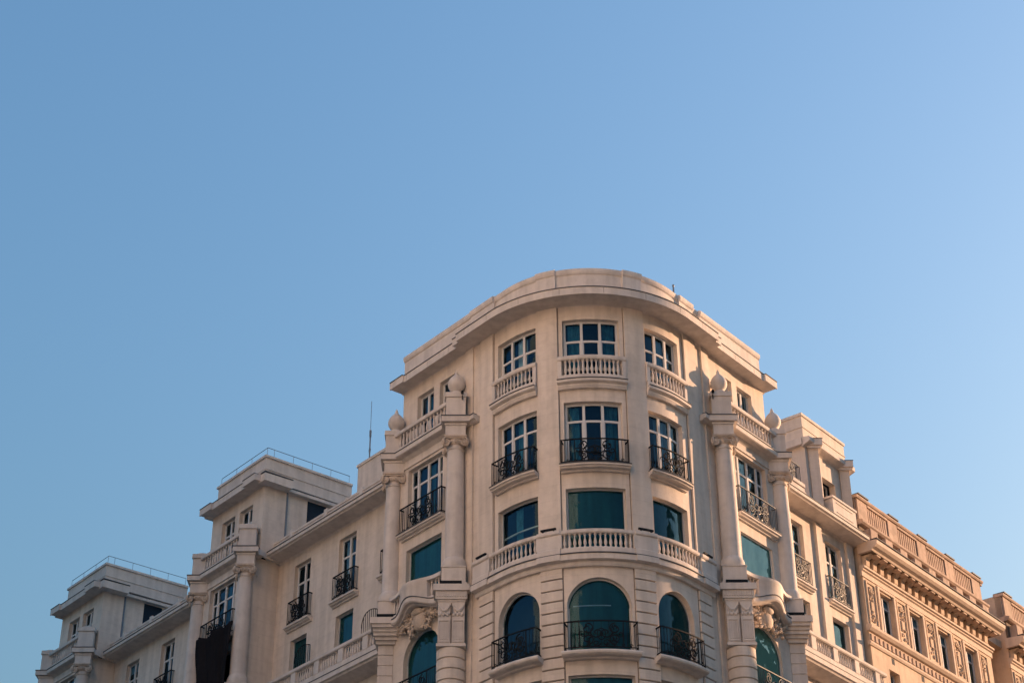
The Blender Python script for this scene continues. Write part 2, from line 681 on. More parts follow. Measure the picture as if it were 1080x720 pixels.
def cartouche(uc, dw, zc, w, h, parent, name='cartouche', seed=1, material=None):
    """carved shield with volutes and leaf garlands"""
    rnd = random.Random(seed)
    mb = MB()
    ax = frame_at(uc)
    mb.blob(pt(uc, dw + 0.06, zc), ax, w * 0.17, h * 0.42, 0.22, 14, 9)
    mb.blob(pt(uc, dw + 0.2, zc + h * 0.28), ax, w * 0.13, h * 0.16, 0.16, 10, 7)
    for g_ in (-1, 1):
        curv = spiral(uc + g_ * w * 0.24, zc + h * 0.20, h * 0.26, 1.5, pi / 2, g_, 26)
        mb.tube([pt(u, dw + 0.12, z) for u, z in curv], lambda t: 0.075 - 0.04 * t, 6)
        curv = spiral(uc + g_ * w * 0.20, zc - h * 0.26, h * 0.2, 1.4, -pi / 2, -g_, 22)
        mb.tube([pt(u, dw + 0.12, z) for u, z in curv], lambda t: 0.06 - 0.03 * t, 6)
        pts = [(uc + g_ * w * (0.22 + 0.28 * t), zc + h * (0.12 - 0.5 * t + 0.35 * t * t)) for t in [k / 16 for k in range(17)]]
        mb.tube([pt(u, dw + 0.1, z) for u, z in pts], lambda t: 0.085 - 0.03 * t, 6)
        for q in range(60):
            u, z = pts[rnd.randrange(17)]
            u += rnd.uniform(-.07, .07)
            z += rnd.uniform(-.13, .13)
            mb.blob(pt(u, dw + rnd.uniform(0.04, 0.17), z), ax, rnd.uniform(.025, .06), rnd.uniform(.03, .075), rnd.uniform(.03, .08), 7, 5)
        for q in range(40):
            mb.blob(pt(uc + g_ * w * rnd.uniform(.04, .38), dw + rnd.uniform(.02, .26), zc + h * rnd.uniform(-.55, .5)), ax, rnd.uniform(.025, .07), rnd.uniform(.03, .08), rnd.uniform(.04, .09), 7, 5)
    return mb.build(name, material or M['carve'], parent, smooth=True)


def lead_strip(mb, u0, u1, d0, d1, z, t=0.028, **k):
    mb.box(u0, u1, d0, d1 + 0.025, z, z + t, **k)


# ------------------------------------------------------------------ rounded corner
walls = MB()
MIDH = [(-1, 0.0)]
BAYS = [(-deg(15.1), deg(15.1), 'c'), (-4.05, -2.12, 'l'), (2.12, 3.93, 'r')]
holes = []
for a, b, t in BAYS:
    e = 0.045 if t == 'c' else 0.0
    holes += [(a, b, 32.76, 35.36 if t == 'c' else 35.31, 0), (a, b, 29.16, 31.86 if t == 'c' else 31.78, 0), (a, b, 25.9, 28.39 if t == 'c' else 28.31, 0),
              (a - e, b + e, 22.2, 24.97 if t == 'c' else 24.88, 1.0 if t == 'c' else 0.92), (a - .06, b + .06, 18.4, 21.5, 0)]
    for fl in range(5):
        holes.append((a, b, 14.6 - fl * 3.48, 17.2 - fl * 3.48, 0))
PU1, PU2 = 1.244, 2.036           # inner pilasters
PO1, PO2 = 4.29, 5.06             # outer pilasters
walls.wall(-(U0 + 6.5), U0 + 6.5, 32.3, 36.2, RW,
           holes + [(g_ * (U0 + a), g_ * (U0 + b), 33.2, 35.36, 0) for g_ in (-1, 1) for a, b in ((3.03, 4.1), (4.48, 5.55))])
walls.wall(-(U0 + 2.4), U0 + 2.4, BOT, 32.3, RW, holes)
for g_ in (-1, 1):
    walls.ret(g_ * (U0 + 6.5), -3.5, RW, 32.3, 36.2)
walls.build('wall', M['wall'], root)

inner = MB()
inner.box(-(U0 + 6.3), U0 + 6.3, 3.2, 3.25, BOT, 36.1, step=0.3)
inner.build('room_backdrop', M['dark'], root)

rf = MB()
ring = [pt(-(U0 + 6.4), 3.9, 36.3)] + [pt(-U0 + 2 * U0 * k / 24, 3.9, 36.3) for k in range(25)] + [pt(U0 + 6.4, 3.9, 36.3)]
rf.face(ring)
rf.build('roof', M['roof'], root)

pil = MB()
for g_ in (-1, 1):
    for a, b, dd in ((PU1, PU2, 4.125), (PO1, PO2, 4.125)):
        p_ = MB()
        p_.strip(g_ * a, g_ * b, [(4.0, 25.2), (dd, 25.2), (dd, 35.96), (4.0, 35.96)])
        # rusticated lower part: courses with open joints
        z = 25.19
        gr = MB()
        gr.box(g_ * (a + .002), g_ * (b - .002), 4.0, dd - 0.065, 13.0, 25.10)
        zt = 24.98
        p_.box(g_ * (a + .001), g_ * (b - .001), 4.0, dd, zt + .02, 25.195)
        while zt > BOT + .5:
            p_.strip(g_ * a, g_ * b, [(4.0, zt - 0.385), (dd - .02, zt - 0.385), (dd, zt - 0.37), (dd, zt - 0.04), (dd - .02, zt - 0.025), (4.0, zt - 0.025)])
            zt -= 0.402
        gr.build('joint_bed', M['joint'], p_.build('pilaster', M['wall'], root))
    # narrow strip between the outer pilaster and the pavilion
    s_ = MB()
    s_.strip(g_ * 5.50, g_ * (U0 + 2.38), [(4.0, BOT), (4.12, BOT), (4.12, 35.96), (4.0, 35.96)])
    s_.build('pilaster', M['wall'], root)

# thin dark joints where panels meet the pilasters
jn = MB()
for g_ in (-1, 1):
    for a in (PU1 - 0.03, PO1 - 0.03):
        jn.box(g_ * a, g_ * (a + 0.026), 4.0, 4.058, 14.0, 35.95)
jn.build('panel_joint', M['joint'], root)

# attic balconies with stone balustrades, one to each bay
for a, b, n in ((-deg(17.4), deg(17.4), 13), (-U0 - 0.62, -PU2 - 0.02, 10), (PU2 + 0.02, U0 + 0.62, 10)):
    mb = MB()
    mb.strip(a, b, [(4.0, 32.36), (4.17, 32.36), (4.22, 32.46), (4.22, 32.52), (4.34, 32.58), (4.34, 32.68), (4.28, 32.70), (4.28, 32.72), (4.0, 32.72)])
    mb.box(a + .02, b - .02, 4.02, 4.20, 32.72, 32.93)
    mb.strip(a, b, [(4.03, 33.55), (4.22, 33.55), (4.25, 33.60), (4.25, 33.70), (4.2, 33.74), (4.03, 33.74)])
    for u in (a + 0.07, b - 0.07):
        mb.box(u - 0.07, u + 0.07, 4.06, 4.20, 32.93, 33.55)
    o = mb.build('attic_balustrade', M['trim'], root)
    for k in range(n):
        baluster(a + 0.2 + (b - a - 0.4) * (k + 0.5) / n, 4.13, 32.93, 0.62, o, 0.062 if n == 13 else 0.052)
    l_ = MB()
    lead_strip(l_, a, b, 4.2, 4.34, 32.685)
    l_.build('lead_flashing', M['lead'], o)

# second tier: iron balconies
def slab_profile(dw, do, z):
    return [(dw - .05, z - 0.22), (dw + (do - dw) * 0.30, z - 0.22), (dw + (do - dw) * 0.34, z - 0.16), (do - 0.09, z - 0.145), (do - 0.06, z - 0.09), (do, z - 0.08), (do, z - 0.01), (dw - .05, z - 0.01)]


for a, b in ((-deg(16.8), deg(16.8)), (-(U0 + 0.50), -PU2 - 0.02), (PU2 - 0.08, U0 + 0.26)):
    mb = MB()
    mb.strip(a, b, slab_profile(4.05, 4.44, 29.20))
    o = mb.build('balcony_slab', M['trim'], root)
    l_ = MB()
    lead_strip(l_, a, b, 4.1, 4.44, 29.192, 0.03)
    l_.build('lead_flashing', M['lead'], o)
    railing(a + 0.06, b - 0.06, 4.36, 29.23, 30.17, 4.06, root)

# third tier: continuous stone balcony
BU = U0 + 1.62
mb = MB()
for a, b, dx in ((-BU, -PO1, .05), (-PO1, -PU2, 0), (-PU2, -PU1, .05), (-PU1, PU1, 0), (PU1, PU2, .05), (PU2, PO1, 0), (PO1, BU, .05)):
    mb.strip(a, b, [(4.0, 25.36), (4.16, 25.36), (4.19, 25.42), (4.19, 25.52), (4.345 + dx, 25.55), (4.345 + dx, 25.755), (4.28 + dx, 25.775), (4.0, 25.775)])
    mb.strip(a, b, [(4.12, 25.775), (4.27 + dx, 25.775), (4.27 + dx, 26.0), (4.25 + dx, 26.03), (4.12, 26.03)])
    mb.strip(a, b, [(4.14, 26.54), (4.28 + dx, 26.54), (4.31 + dx, 26.58), (4.31 + dx, 26.68), (4.26 + dx, 26.71), (4.14, 26.71)])
for g_ in (-1, 1):
    mb.strip(g_ * (PU1 - .05), g_ * (PU2 + .05), [(4.14, 26.03), (4.30, 26.03), (4.30, 26.54), (4.14, 26.54)])
    mb.strip(g_ * (PO1 - .02), g_ * BU, [(4.14, 26.03), (4.30, 26.03), (4.30, 26.54), (4.14, 26.54)])
o = mb.build('stone_balcony', M['trim'], root)
l_ = MB()
lead_strip(l_, -BU, BU, 4.25, 4.36, 25.76, 0.03)
l_.build('lead_flashing', M['lead'], o)
for a, b, n in ((-PU1 + .05, PU1 - .05, 14), (-PO1 + .02, -PU2 - .05, 12), (PU2 + .05, PO1 - .02, 12)):
    for k in range(n):
        baluster(a + (b - a) * (k + 0.5) / n, 4.20, 26.03, 0.51, o, 0.06 if n == 14 else 0.052)

# fourth tier: arched openings with iron balconies
for a, b in ((-deg(17.4), deg(17.4)), (-(U0 + 0.45), -PU2 + .06), (PU2 - 0.2, U0 + 0.38)):
    mb = MB()
    mb.strip(a, b, [(4.0, 21.99), (4.22, 21.99), (4.26, 22.03), (4.44, 22.045), (4.51, 22.09), (4.53, 22.15), (4.50, 22.21), (4.0, 22.21)])
    o = mb.build('balcony_slab', M['trim'], root)
    railing(a + 0.09, b - 0.09, 4.42, 22.25, 23.24, 4.06, root)
for fl in range(1, 4):
    zz = 22.2 - 3.48 * 2 * fl
    if zz > 2:
        mb = MB()
        mb.strip(-PO1, PO1, slab_profile(4.05, 4.5, zz))
        mb.build('balcony_slab', M['trim'], root)

# windows of the rounded corner
for a, b, t in BAYS:
    z1 = 35.36 if t == 'c' else 35.31
    cur = {'c': [(0.05, 0.30, M['curtain']), (0.68, 0.95, M['curtain'])], 'l': [(0.4, 0.66, M['net'])], 'r': [(0.40, 0.72, M['net'])]}[t]
    window(a, b, 33.3, z1, RW, root, (1, 1, 1), 0.58, curtains=cur)
    mbp = MB()
    mbp.box(a, b, 3.72, 3.78, 32.76, 33.3)
    mbp.build('spandrel_panel', M['dark'], root)
    cur = {'c': [(0.06, 0.24, M['curtain']), (0.70, 0.96, M['curtain'])], 'l': [(0.35, 0.62, M['curtain'])], 'r': [(0.3, 0.64, M['net'])]}[t]
    window(a, b, 29.16, 31.86 if t == 'c' else 31.78, RW, root, (1, 1, 1), 0.73, curtains=cur)
    window(a, b, 25.9, 28.39 if t == 'c' else 28.31, RW, root, bars=False, blind=M['blind'] if t != 'l' else None, fw_=0.03, curtains=[(0.3, 0.5, M['curtain'])] if t == 'l' else None)
    if t == 'l':
        mbp = MB()
        mbp.box(a + .03, b - .03, 3.74, 3.79, 27.28, 27.34)
        mbp.build('glazing_bar', M['frame'], root)
    e = 0.045 if t == 'c' else 0.0
    window(a - e, b + e, 22.2, 24.97 if t == 'c' else 24.88, RW, root, bars=False, rise=1.0 if t == 'c' else 0.92, blind=M['blind'] if t != 'l' else None, fw_=0.035)
    window(a - .06, b + .06, 18.4, 21.5, RW, root, bars=False, blind=M['blind'], fw_=0.04)
    for fl in range(5):
        z = 14.6 - fl * 3.48
        window(a, b, z, z + 2.6, RW, root, (1, 1, 1), 0.7)

# ------------------------------------------------------------------ crowning cornice and parapet of the corner
cor = MB()


def cornice_prof(do, z0=35.94, z1=36.24, dw=4.02):
    return [(dw, z0 - 0.03), (dw + 0.06, z0 + 0.03), (do - 0.05, z0 + 0.03), (do - 0.05, z0), (do, z0), (do, z1), (do - 0.15, z1 + 0.03), (dw, z1 + 0.12)]


segs = [(-(U0 + 2.0), U0 + 2.0, 4.90)]
for g_ in (-1, 1):
    segs += [(g_ * (U0 + 2.0), g_ * (U0 + 2.38), 4.78), (g_ * (U0 + 2.38), g_ * (U0 + 5.75), 4.60), (g_ * (U0 + 5.75), g_ * (U0 + 6.62), 4.68)]
for a, b, do in segs:
    cor.strip(a, b, cornice_prof(do), step=0.1)
o = cor.build('cornice', M['trim'], root, smooth=True)
l_ = MB()
for a, b, do in segs:
    lead_strip(l_, a, b, do - 0.16, do, 36.245, step=0.1)
l_.build('lead_flashing', M['lead'], o)

par = MB()
for a, b, do in ((-PU1 - .02, PU1 + .02, 4.05), (PU1 + .02, PU2, 4.14), (-PU2, -PU1 - .02, 4.14), (PU2, U0 + .55, 4.05), (-U0 - .6, -PU2, 4.05),
                 (U0 + .55, U0 + 1.45, 4.14), (-U0 - 2.02, -U0 - .6, 4.14), (U0 + 1.45, U0 + 1.98, 4.0), (U0 + 1.98, U0 + 6.3, 4.12), (-U0 - 6.46, -U0 - 2.02, 4.08)):
    par.strip(a, b, [(3.7, 36.3), (do + 0.05, 36.3), (do + 0.05, 36.46), (do, 36.49), (do, 37.34), (do + 0.05, 37.38), (do + 0.08, 37.46), (do + 0.08, 37.58), (do, 37.63), (3.7, 37.63)], step=0.1)
o = par.build('parapet', M['trim'], root)
sm = MB()
k = -U0 - 5.6
while k < U0 + 5.7:
    dd = 4.90 if abs(k) < U0 + 2.0 else 4.60
    sm.box(k, k + .012, dd - .02, dd + .0015, 35.98, 36.22)
    k += 1.37
sm.build('stone_joint', M['joint'], o)


# ------------------------------------------------------------------ columned pavilions
def ctr(g_, s, d):
    return (g_ * (s * cos(A) + d * sin(A)), s * sin(A) - d * cos(A))


def ionic_column(g_, s, d, ztop, zbot, parent, urn=False, cz=0.0):
    x, y = ctr(g_, s, d)
    sh = MB()
    sh.lathe(x, y, [(0.43, zbot - 0.418), (0.45, zbot - 0.36), (0.45, zbot - 0.26), (0.44, zbot - 0.16), (0.41, zbot - 0.08), (0.375, zbot - 0.02), (0.35, zbot), (0.345, zbot + 0.02), (0.345, zbot + 1.4), (0.335, zbot + 2.8), (0.31, ztop - 0.75), (0.305, ztop - 0.55), (0.34, ztop - 0.52), (0.34, ztop - 0.46), (0.30, ztop - 0.44), (0.30, ztop)], 28, EYE)
    col = sh.build('column', M['trim'], parent, smooth=True)
    # base
    b = MB()
    b.xbox(x, y, 0.86, 0.86, 26.02, zbot - 0.46)
    b.xbox(x, y, 0.96, 0.96, 25.93, 26.02)
    b.xbox(x, y, 0.92, 0.92, zbot - 0.46, zbot - 0.419)
    b.build('column_base', M['trim'], col)
    # ionic capital: abacus, echinus, four volutes
    c = MB()
    c.xbox(x, y, 0.86, 0.86, ztop - 0.07, ztop)
    c.xbox(x, y, 0.78, 0.78, ztop - 0.13, ztop - 0.07)
    c.lathe(x, y, [(0.31, ztop - 0.36), (0.38, ztop - 0.28), (0.40, ztop - 0.2), (0.36, ztop - 0.13)], 20, EYE)
    for ax, ay in ((-1, -1), (1, -1), (-1, 1), (1, 1)):
        for k in range(2):
            # volute disc and its spiral rib, front and side faces
            vx, vy = x + ax * 0.36, y + ay * 0.36
            pts = []
            for q in range(23):
                t = q / 22
                an = pi / 2 - (ax if k == 0 else ay) * 2 * pi * 1.6 * t
                rr = 0.185 * (1 - 0.8 * t)
                if k == 0:
                    pts.append((vx + rr * cos(an) - ax * 0.03, y + ay * 0.43, ztop - 0.31 + rr * sin(an) + EYE))
                else:
                    pts.append((x + ax * 0.43, vy + rr * cos(an) - ay * 0.03, ztop - 0.31 + rr * sin(an) + EYE))
            c.tube(pts, lambda t: 0.042 - 0.020 * t, 5)
        c.blob((x + ax * 0.33, y + ay * 0.33, ztop - 0.30 + EYE), (Vector((1, 0, 0)), Vector((0, 1, 0))), 0.13, 0.14, 0.13, 12, 8)
    for k in range(7):
        an = pi + pi * (k + 0.5) / 7
        c.blob((x + 0.37 * cos(an), y + 0.37 * sin(an), ztop - 0.24 + EYE), (Vector((1, 0, 0)), Vector((0, 1, 0))), 0.05, 0.075, 0.05, 7, 5)
    c.build('capital', M['carve'], col, smooth=True)
    # entablature block
    e = MB()
    e.xbox(x, y, 0.76, 0.76, ztop, 32.50)
    e.xbox(x, y, 0.84, 0.84, 32.44, 32.53)
    e.xbox(x, y, 1.06, 1.06, 32.55, 32.77)
    e.build('entablature_block', M['trim'], col)
    l_ = MB()
    l_.xbox(x, y, 1.10, 1.10, 32.772, 32.81)
    l_.build('lead_flashing', M['lead'], col)
    # pedestal over the cornice
    p = MB()
    p.xbox(x, y + .05, 0.74, 0.74, 32.81, 33.70)
    p.xbox(x, y + .05, 0.84, 0.84, 33.70, 33.78)
    p.xbox(x, y + .05, 0.82, 0.82, 33.78, 33.90)
    p.lathe(x, y + .05, [(0.40, 33.90), (0.36, 33.96), (0.2, 34.01), (0.0, 34.02)], 16, EYE)
    ped = p.build('pedestal', M['trim'], parent)
    if urn:
        u_ = MB()
        u_.lathe(x, y + .05, [(0.19, 33.97), (0.22, 34.03), (0.21, 34.07), (0.13, 34.10), (0.17, 34.15), (0.26, 34.22), (0.315, 34.33), (0.33, 34.43), (0.315, 34.54), (0.26, 34.66), (0.19, 34.75), (0.12, 34.82), (0.075, 34.88), (0.07, 34.93), (0.045, 35.0), (0.0, 35.10)], 24, EYE)
        u_.build('finial', M['trim'], ped, smooth=True)
    return col


def capital_pier(g_, s, d, parent, foot=BOT):
    """the panelled, rusticated pier under a column"""
    x, y = ctr(g_, s, d)
    p = MB()
    p.xbox(x, y, 1.30, 1.30, 25.66, 25.90)
    p.xbox(x, y, 1.12, 1.12, 25.36, 25.66)
    p.xbox(x, y, 1.00, 1.00, 25.28, 25.36)
    o = p.build('pier', M['trim'], parent)
    for k in range(11):
        q = MB()
    dn = MB()
    for k in range(12):
        dn.box if False else None
        dn.xbox(x - 0.5 + k / 11, y - 0.575, 0.05, 0.04, 25.44, 25.62)
    dn.build('dentil_row', M['trim'], o)
    c = MB()
    c.xbox(x, y, 0.94, 0.94, 23.70, 25.28)
    c.xbox(x, y, 1.04, 1.04, 23.60, 23.70)
    for gg in (-1, 1):
        cx_ = x + gg * 0.25
        for xa, xb, za, zb in ((-.2, .2, 24.55, 24.60), (-.2, .2, 23.76, 23.80), (-.2, -.165, 23.8, 24.55), (.165, .2, 23.8, 24.55)):
            c.xbox(cx_ + (xa + xb) / 2, y - 0.485, xb - xa, 0.05, za, zb)
        for k in range(4):
            c.xbox(cx_ - 0.12 + 0.08 * k, y - 0.48, 0.045, 0.03, 23.86, 24.5)
        # swag over each panel
        c.tube([(cx_ - 0.2 + 0.4 * t, y - 0.49, 25.15 - 0.22 * sin(pi * t) + EYE) for t in [k / 10 for k in range(11)]], lambda t: 0.03 + 0.03 * sin(pi * t), 6)
        for k in range(6):
            c.blob((cx_ - 0.17 + 0.068 * k, y - 0.49, 24.78 + (0.05 if k % 2 else 0) + EYE), (Vector((1, 0, 0)), Vector((0, 1, 0))), 0.05, 0.07, 0.05, 7, 5)
    c.build('panelled_capital', M['trim'], o)
    j = MB()
    j.xbox(x, y - 0.475, 0.035, 0.05, 23.7, 25.22)
    j.xbox(x, y - 0.50, 0.07, 0.07, 24.8, 25.1)
    j.build('panel_joint', M['joint'], o)
    sh = MB()
    z = 23.58
    prof = [(0.47, 23.6)]
    while z > 13:
        prof += [(0.50, z), (0.52, z - 0.015), (0.52, z - 0.345), (0.50, z - 0.36), (0.45, z - 0.362), (0.45, z - 0.398)]
        z -= 0.4
    prof.append((0.52, foot))
    sh.lathe(x, y, prof, 24, EYE)
    sh.build('rusticated_shaft', M['wall'], o, smooth=True)
    return o


def pavilion(g_, off, urn, tower=False, rail=False):
    U = lambda s: g_ * (U0 + off + s)
    sa, sb = 2.40, 6.55
    dW = 4.35
    wn = (3.42, 5.62)
    w = MB()
    hol = [(U(wn[0]), U(wn[1]), 29.16, 31.98, 0), (U(wn[0]), U(wn[1]), 25.95, 28.58, 0), (U(wn[0]), U(wn[1]), 21.9, 25.08, 1.05),
           (U(wn[0]), U(wn[1]), 18.4, 21.0, 0)]
    for fl in range(5):
        hol.append((U(wn[0]), U(wn[1]), 14.6 - fl * 3.48, 17.2 - fl * 3.48, 0))
    w.wall(U(sa), U(sb), BOT, 32.56, dW, hol)
    w.ret(U(sa), 2.5, dW, BOT, 32.56)
    w.ret(U(sb), 2.5, dW, BOT, 32.56)
    w.build('wall', M['wall'], root)
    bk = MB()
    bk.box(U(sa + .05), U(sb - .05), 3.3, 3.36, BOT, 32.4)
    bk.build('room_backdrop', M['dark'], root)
    # windows
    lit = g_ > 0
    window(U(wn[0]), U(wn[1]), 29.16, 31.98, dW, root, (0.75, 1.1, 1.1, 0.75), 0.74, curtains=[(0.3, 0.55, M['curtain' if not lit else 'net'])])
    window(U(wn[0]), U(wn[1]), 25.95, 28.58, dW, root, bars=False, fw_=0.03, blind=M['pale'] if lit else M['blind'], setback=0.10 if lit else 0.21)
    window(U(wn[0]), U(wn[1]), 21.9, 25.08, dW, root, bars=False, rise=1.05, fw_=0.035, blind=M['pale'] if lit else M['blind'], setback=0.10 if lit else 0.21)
    window(U(wn[0]), U(wn[1]), 18.4, 21.0, dW, root, bars=False, fw_=0.035, blind=M['blind'])
    for fl in range(5):
        z = 14.6 - fl * 3.48
        window(U(wn[0]), U(wn[1]), z, z + 2.6, dW, root, (1, 1, 1), 0.7)
    # iron balcony of the big window
    mb = MB()
    mb.strip(U(wn[0] - .26), U(wn[1] + .30), slab_profile(4.35, 4.64, 29.24))
    o = mb.build('balcony_slab', M['trim'], root)
    l_ = MB()
    lead_strip(l_, U(wn[0] - .26), U(wn[1] + .30), 4.4, 4.64, 29.232, 0.03)
    l_.build('lead_flashing', M['lead'], o)
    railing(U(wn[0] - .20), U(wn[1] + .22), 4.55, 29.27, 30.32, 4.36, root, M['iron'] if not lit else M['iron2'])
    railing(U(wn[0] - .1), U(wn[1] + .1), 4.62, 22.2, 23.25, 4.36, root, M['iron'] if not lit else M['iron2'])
    mb = MB()
    mb.strip(U(wn[0] - .2), U(wn[1] + .2), [(4.3, 21.93), (4.6, 21.93), (4.74, 22.0), (4.78, 22.1), (4.74, 22.19), (4.3, 22.19)])
    mb.build('balcony_slab', M['trim'], root)
    # entablature and cornice between the column blocks
    e = MB()
    e.strip(U(sa), U(sb), [(4.3, 32.10), (4.40, 32.10), (4.40, 32.16), (4.38, 32.17), (4.38, 32.42), (4.46, 32.48), (4.52, 32.55), (4.72, 32.57), (4.76, 32.60), (4.76, 32.77), (4.0, 32.79), (4.0, 32.45), (4.3, 32.45)])
    # returns along the flanks
    e.strip(U(1.55 if tower else 2.0), U(sa + .02), [(3.9, 32.50), (4.2, 32.52), (4.28, 32.58), (4.36, 32.60), (4.36, 32.76), (3.9, 32.78)])
    e.strip(U(sb), U(sb + 0.45), [(2.5, 32.52), (4.2, 32.52), (4.28, 32.58), (4.42, 32.60), (4.42, 32.76), (2.5, 32.78)])
    o = e.build('cornice', M['trim'], root)
    l_ = MB()
    lead_strip(l_, U(2.5), U(6.4), 4.6, 4.76, 32.778)
    lead_strip(l_, U(1.55 if tower else 2.0), U(2.5), 4.2, 4.36, 32.768)
    l_.build('lead_flashing', M['lead'], o)
    # stone balustrade over the cornice
    b = MB()
    b.box(U(2.75), U(6.15), 4.50, 4.66, 32.81, 32.98)
    b.strip(U(2.75), U(6.15), [(4.47, 33.58), (4.68, 33.58), (4.70, 33.62), (4.70, 33.72), (4.47, 33.75)])
    o = b.build('balustrade', M['trim'], root)
    for k in range(14):
        baluster(U(2.95 + 3.05 * (k + .5) / 14), 4.58, 32.98, 0.60, o if tower else None, 0.052)
    # swan-neck pediment with bowed parapet
    if True:
        bump = lambda u: 0.5 * (1 + cos(pi * max(-1, min(1, (abs(u) - U0 - off - 4.46) / 1.3))))
        pd = MB()
        pd.strip(U(2.9), U(6.1), [(4.3, 25.50), (4.56, 25.50), (4.60, 25.54), (4.72, 25.57), (4.76, 25.62), (4.76, 25.77), (4.3, 25.79)], fd=lambda u: 0.34 * bump(u), fz=lambda u: 0.32 * bump(u))
        o = pd.build('pediment', M['trim'], root)
        l_ = MB()
        l_.strip(U(2.9), U(6.1), [(4.6, 25.782), (4.785, 25.775), (4.785, 25.81), (4.6, 25.815)], fd=lambda u: 0.34 * bump(u), fz=lambda u: 0.32 * bump(u))
        l_.build('lead_flashing', M['lead'], o)
        bp_ = MB()
        q = lambda u: 0.34 * bump(u)
        bp_.strip(U(3.62), U(5.25), [(4.4, 25.9), (4.72, 25.9), (4.74, 26.5), (4.78, 26.56), (4.78, 26.70), (4.4, 26.73)], fd=q)
        bp_.strip(U(2.9), U(3.62), [(4.45, 26.56), (4.78, 26.56), (4.78, 26.70), (4.45, 26.73)], fd=q)
        bp_.strip(U(5.25), U(6.0), [(4.45, 26.56), (4.78, 26.56), (4.78, 26.70), (4.45, 26.73)], fd=q)
        bp_.strip(U(2.9), U(3.62), [(4.5, 25.81), (4.7, 25.81), (4.7, 25.95), (4.5, 25.95)], fd=q)
        bp_.strip(U(5.25), U(6.0), [(4.5, 25.81), (4.7, 25.81), (4.7, 25.95), (4.5, 25.95)], fd=q)
        o = bp_.build('bowed_parapet', M['trim'], root, smooth=True)
        for k in range(4):
            for s_ in (3.0 + 0.17 * k, 5.36 + 0.17 * k):
                baluster(U(s_), 4.62 + q(U(s_)), 25.93, 0.64, o if tower else None, 0.055)
        cartouche(U(4.46), 4.42, 25.38, 2.5, 1.0, root, seed=3 + int(off) + (g_ > 0))
    # columns and piers
    for s, in ((2.52,), (6.42,)):
        ionic_column(g_, off + s, 4.44, 32.02, 27.08, root, urn)
    capital_pier(g_, off + 2.585, 4.47, root)
    # the outer column stands on a bracketed, narrower pier
    x, y = ctr(g_, off + 6.44, 4.47)
    p = MB()
    p.xbox(x, y, 1.30, 1.30, 25.66, 25.90)
    for k, w_ in enumerate((1.16, 1.04, .98, .84, .72)):
        p.xbox(x + g_ * .02 * k, y + .04 * k, w_, w_, 25.66 - .13 * (k + 1) + .001, 25.66 - .13 * k)
    zt = 25.0
    p.xbox(x + g_ * .08, y + .2, .50, .50, BOT, 25.0)
    while zt > 14:
        p.xbox(x + g_ * .08, y + .2, .56, .56, zt - .36, zt)
        zt -= .4
    p.build('pier', M['trim'], root)
    if tower:
        for a, b in ((3.03, 4.1), (4.48, 5.55)):
            window(U(a), U(b), 33.2, 35.36, 4.05, root, (1, 1), 0.55, curtains=[(0.1, 0.9, M['curtain'])])
        return
    # attic storey
    a0, a1 = 2.13, 6.5
    at = MB()
    at.wall(U(a0), U(a1), 32.79, 36.2, 4.05, [(U(3.03), U(4.13), 33.5, 35.36, 0), (U(4.50), U(5.62), 33.5, 35.36, 0)])
    at.ret(U(a0), 2.9, 4.05, 32.5, 36.2)
    at.ret(U(a0 + .06), -0.6, 2.9, 32.5, 36.1)
    at.face([pt(U(a0), 2.9, 32.5), pt(U(a0 + .06), 2.9, 32.5), pt(U(a0 + .06), 2.9, 36.2), pt(U(a0), 2.9, 36.2)])
    at.ret(U(a1), -0.6, 4.05, 32.5, 36.2)
    at.face([pt(U(a0), -0.6, 32.5), pt(U(a1), -0.6, 32.5), pt(U(a1), -0.6, 36.2), pt(U(a0), -0.6, 36.2)])
    at.face([pt(U(a0), -0.6, 36.25), pt(U(a1), -0.6, 36.25), pt(U(a1), 4.0, 36.25), pt(U(a0), 4.0, 36.25)])
    at.build('attic_wall', M['wall'], root)
    for a, b in ((3.03, 4.13), (4.50, 5.62)):
        window(U(a), U(b), 33.5, 35.36, 4.05, root, (1, 1), 0.62)
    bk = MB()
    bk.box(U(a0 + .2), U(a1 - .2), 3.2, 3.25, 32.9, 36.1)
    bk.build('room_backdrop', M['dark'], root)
    ac = MB()
    ac.strip(U(1.95), U(2.95), cornice_prof(4.72))
    ac.strip(U(2.95), U(5.7), cornice_prof(4.60))
    ac.strip(U(5.7), U(6.65), cornice_prof(4.70))
    ac.strip(U(1.60), U(2.1), [(2.95, 35.9), (4.4, 35.9), (4.4, 36.0), (4.4, 36.26), (2.95, 36.3)])
    ac.strip(U(1.92), U(2.14), [(-0.6, 35.92), (2.95, 35.92), (2.95, 36.06), (-0.6, 36.06)])
    ac.strip(U(6.5), U(6.7), [(-0.6, 35.92), (4.4, 35.92), (4.4, 36.24), (-0.6, 36.24)])
    o = ac.build('attic_cornice', M['trim'], root)
    l_ = MB()
    lead_strip(l_, U(1.95), U(2.95), 4.52, 4.72, 36.245)
    lead_strip(l_, U(2.95), U(5.7), 4.41, 4.60, 36.245)
    lead_strip(l_, U(5.7), U(6.65), 4.5, 4.70, 36.245)
    l_.box(U(1.57), U(2.1), 2.94, 4.42, 36.305, 36.34)
    l_.box(U(1.90), U(2.1), 1.6, 2.9, 36.065, 36.10)
    l_.build('lead_flashing', M['lead'], o)
    ap = MB()
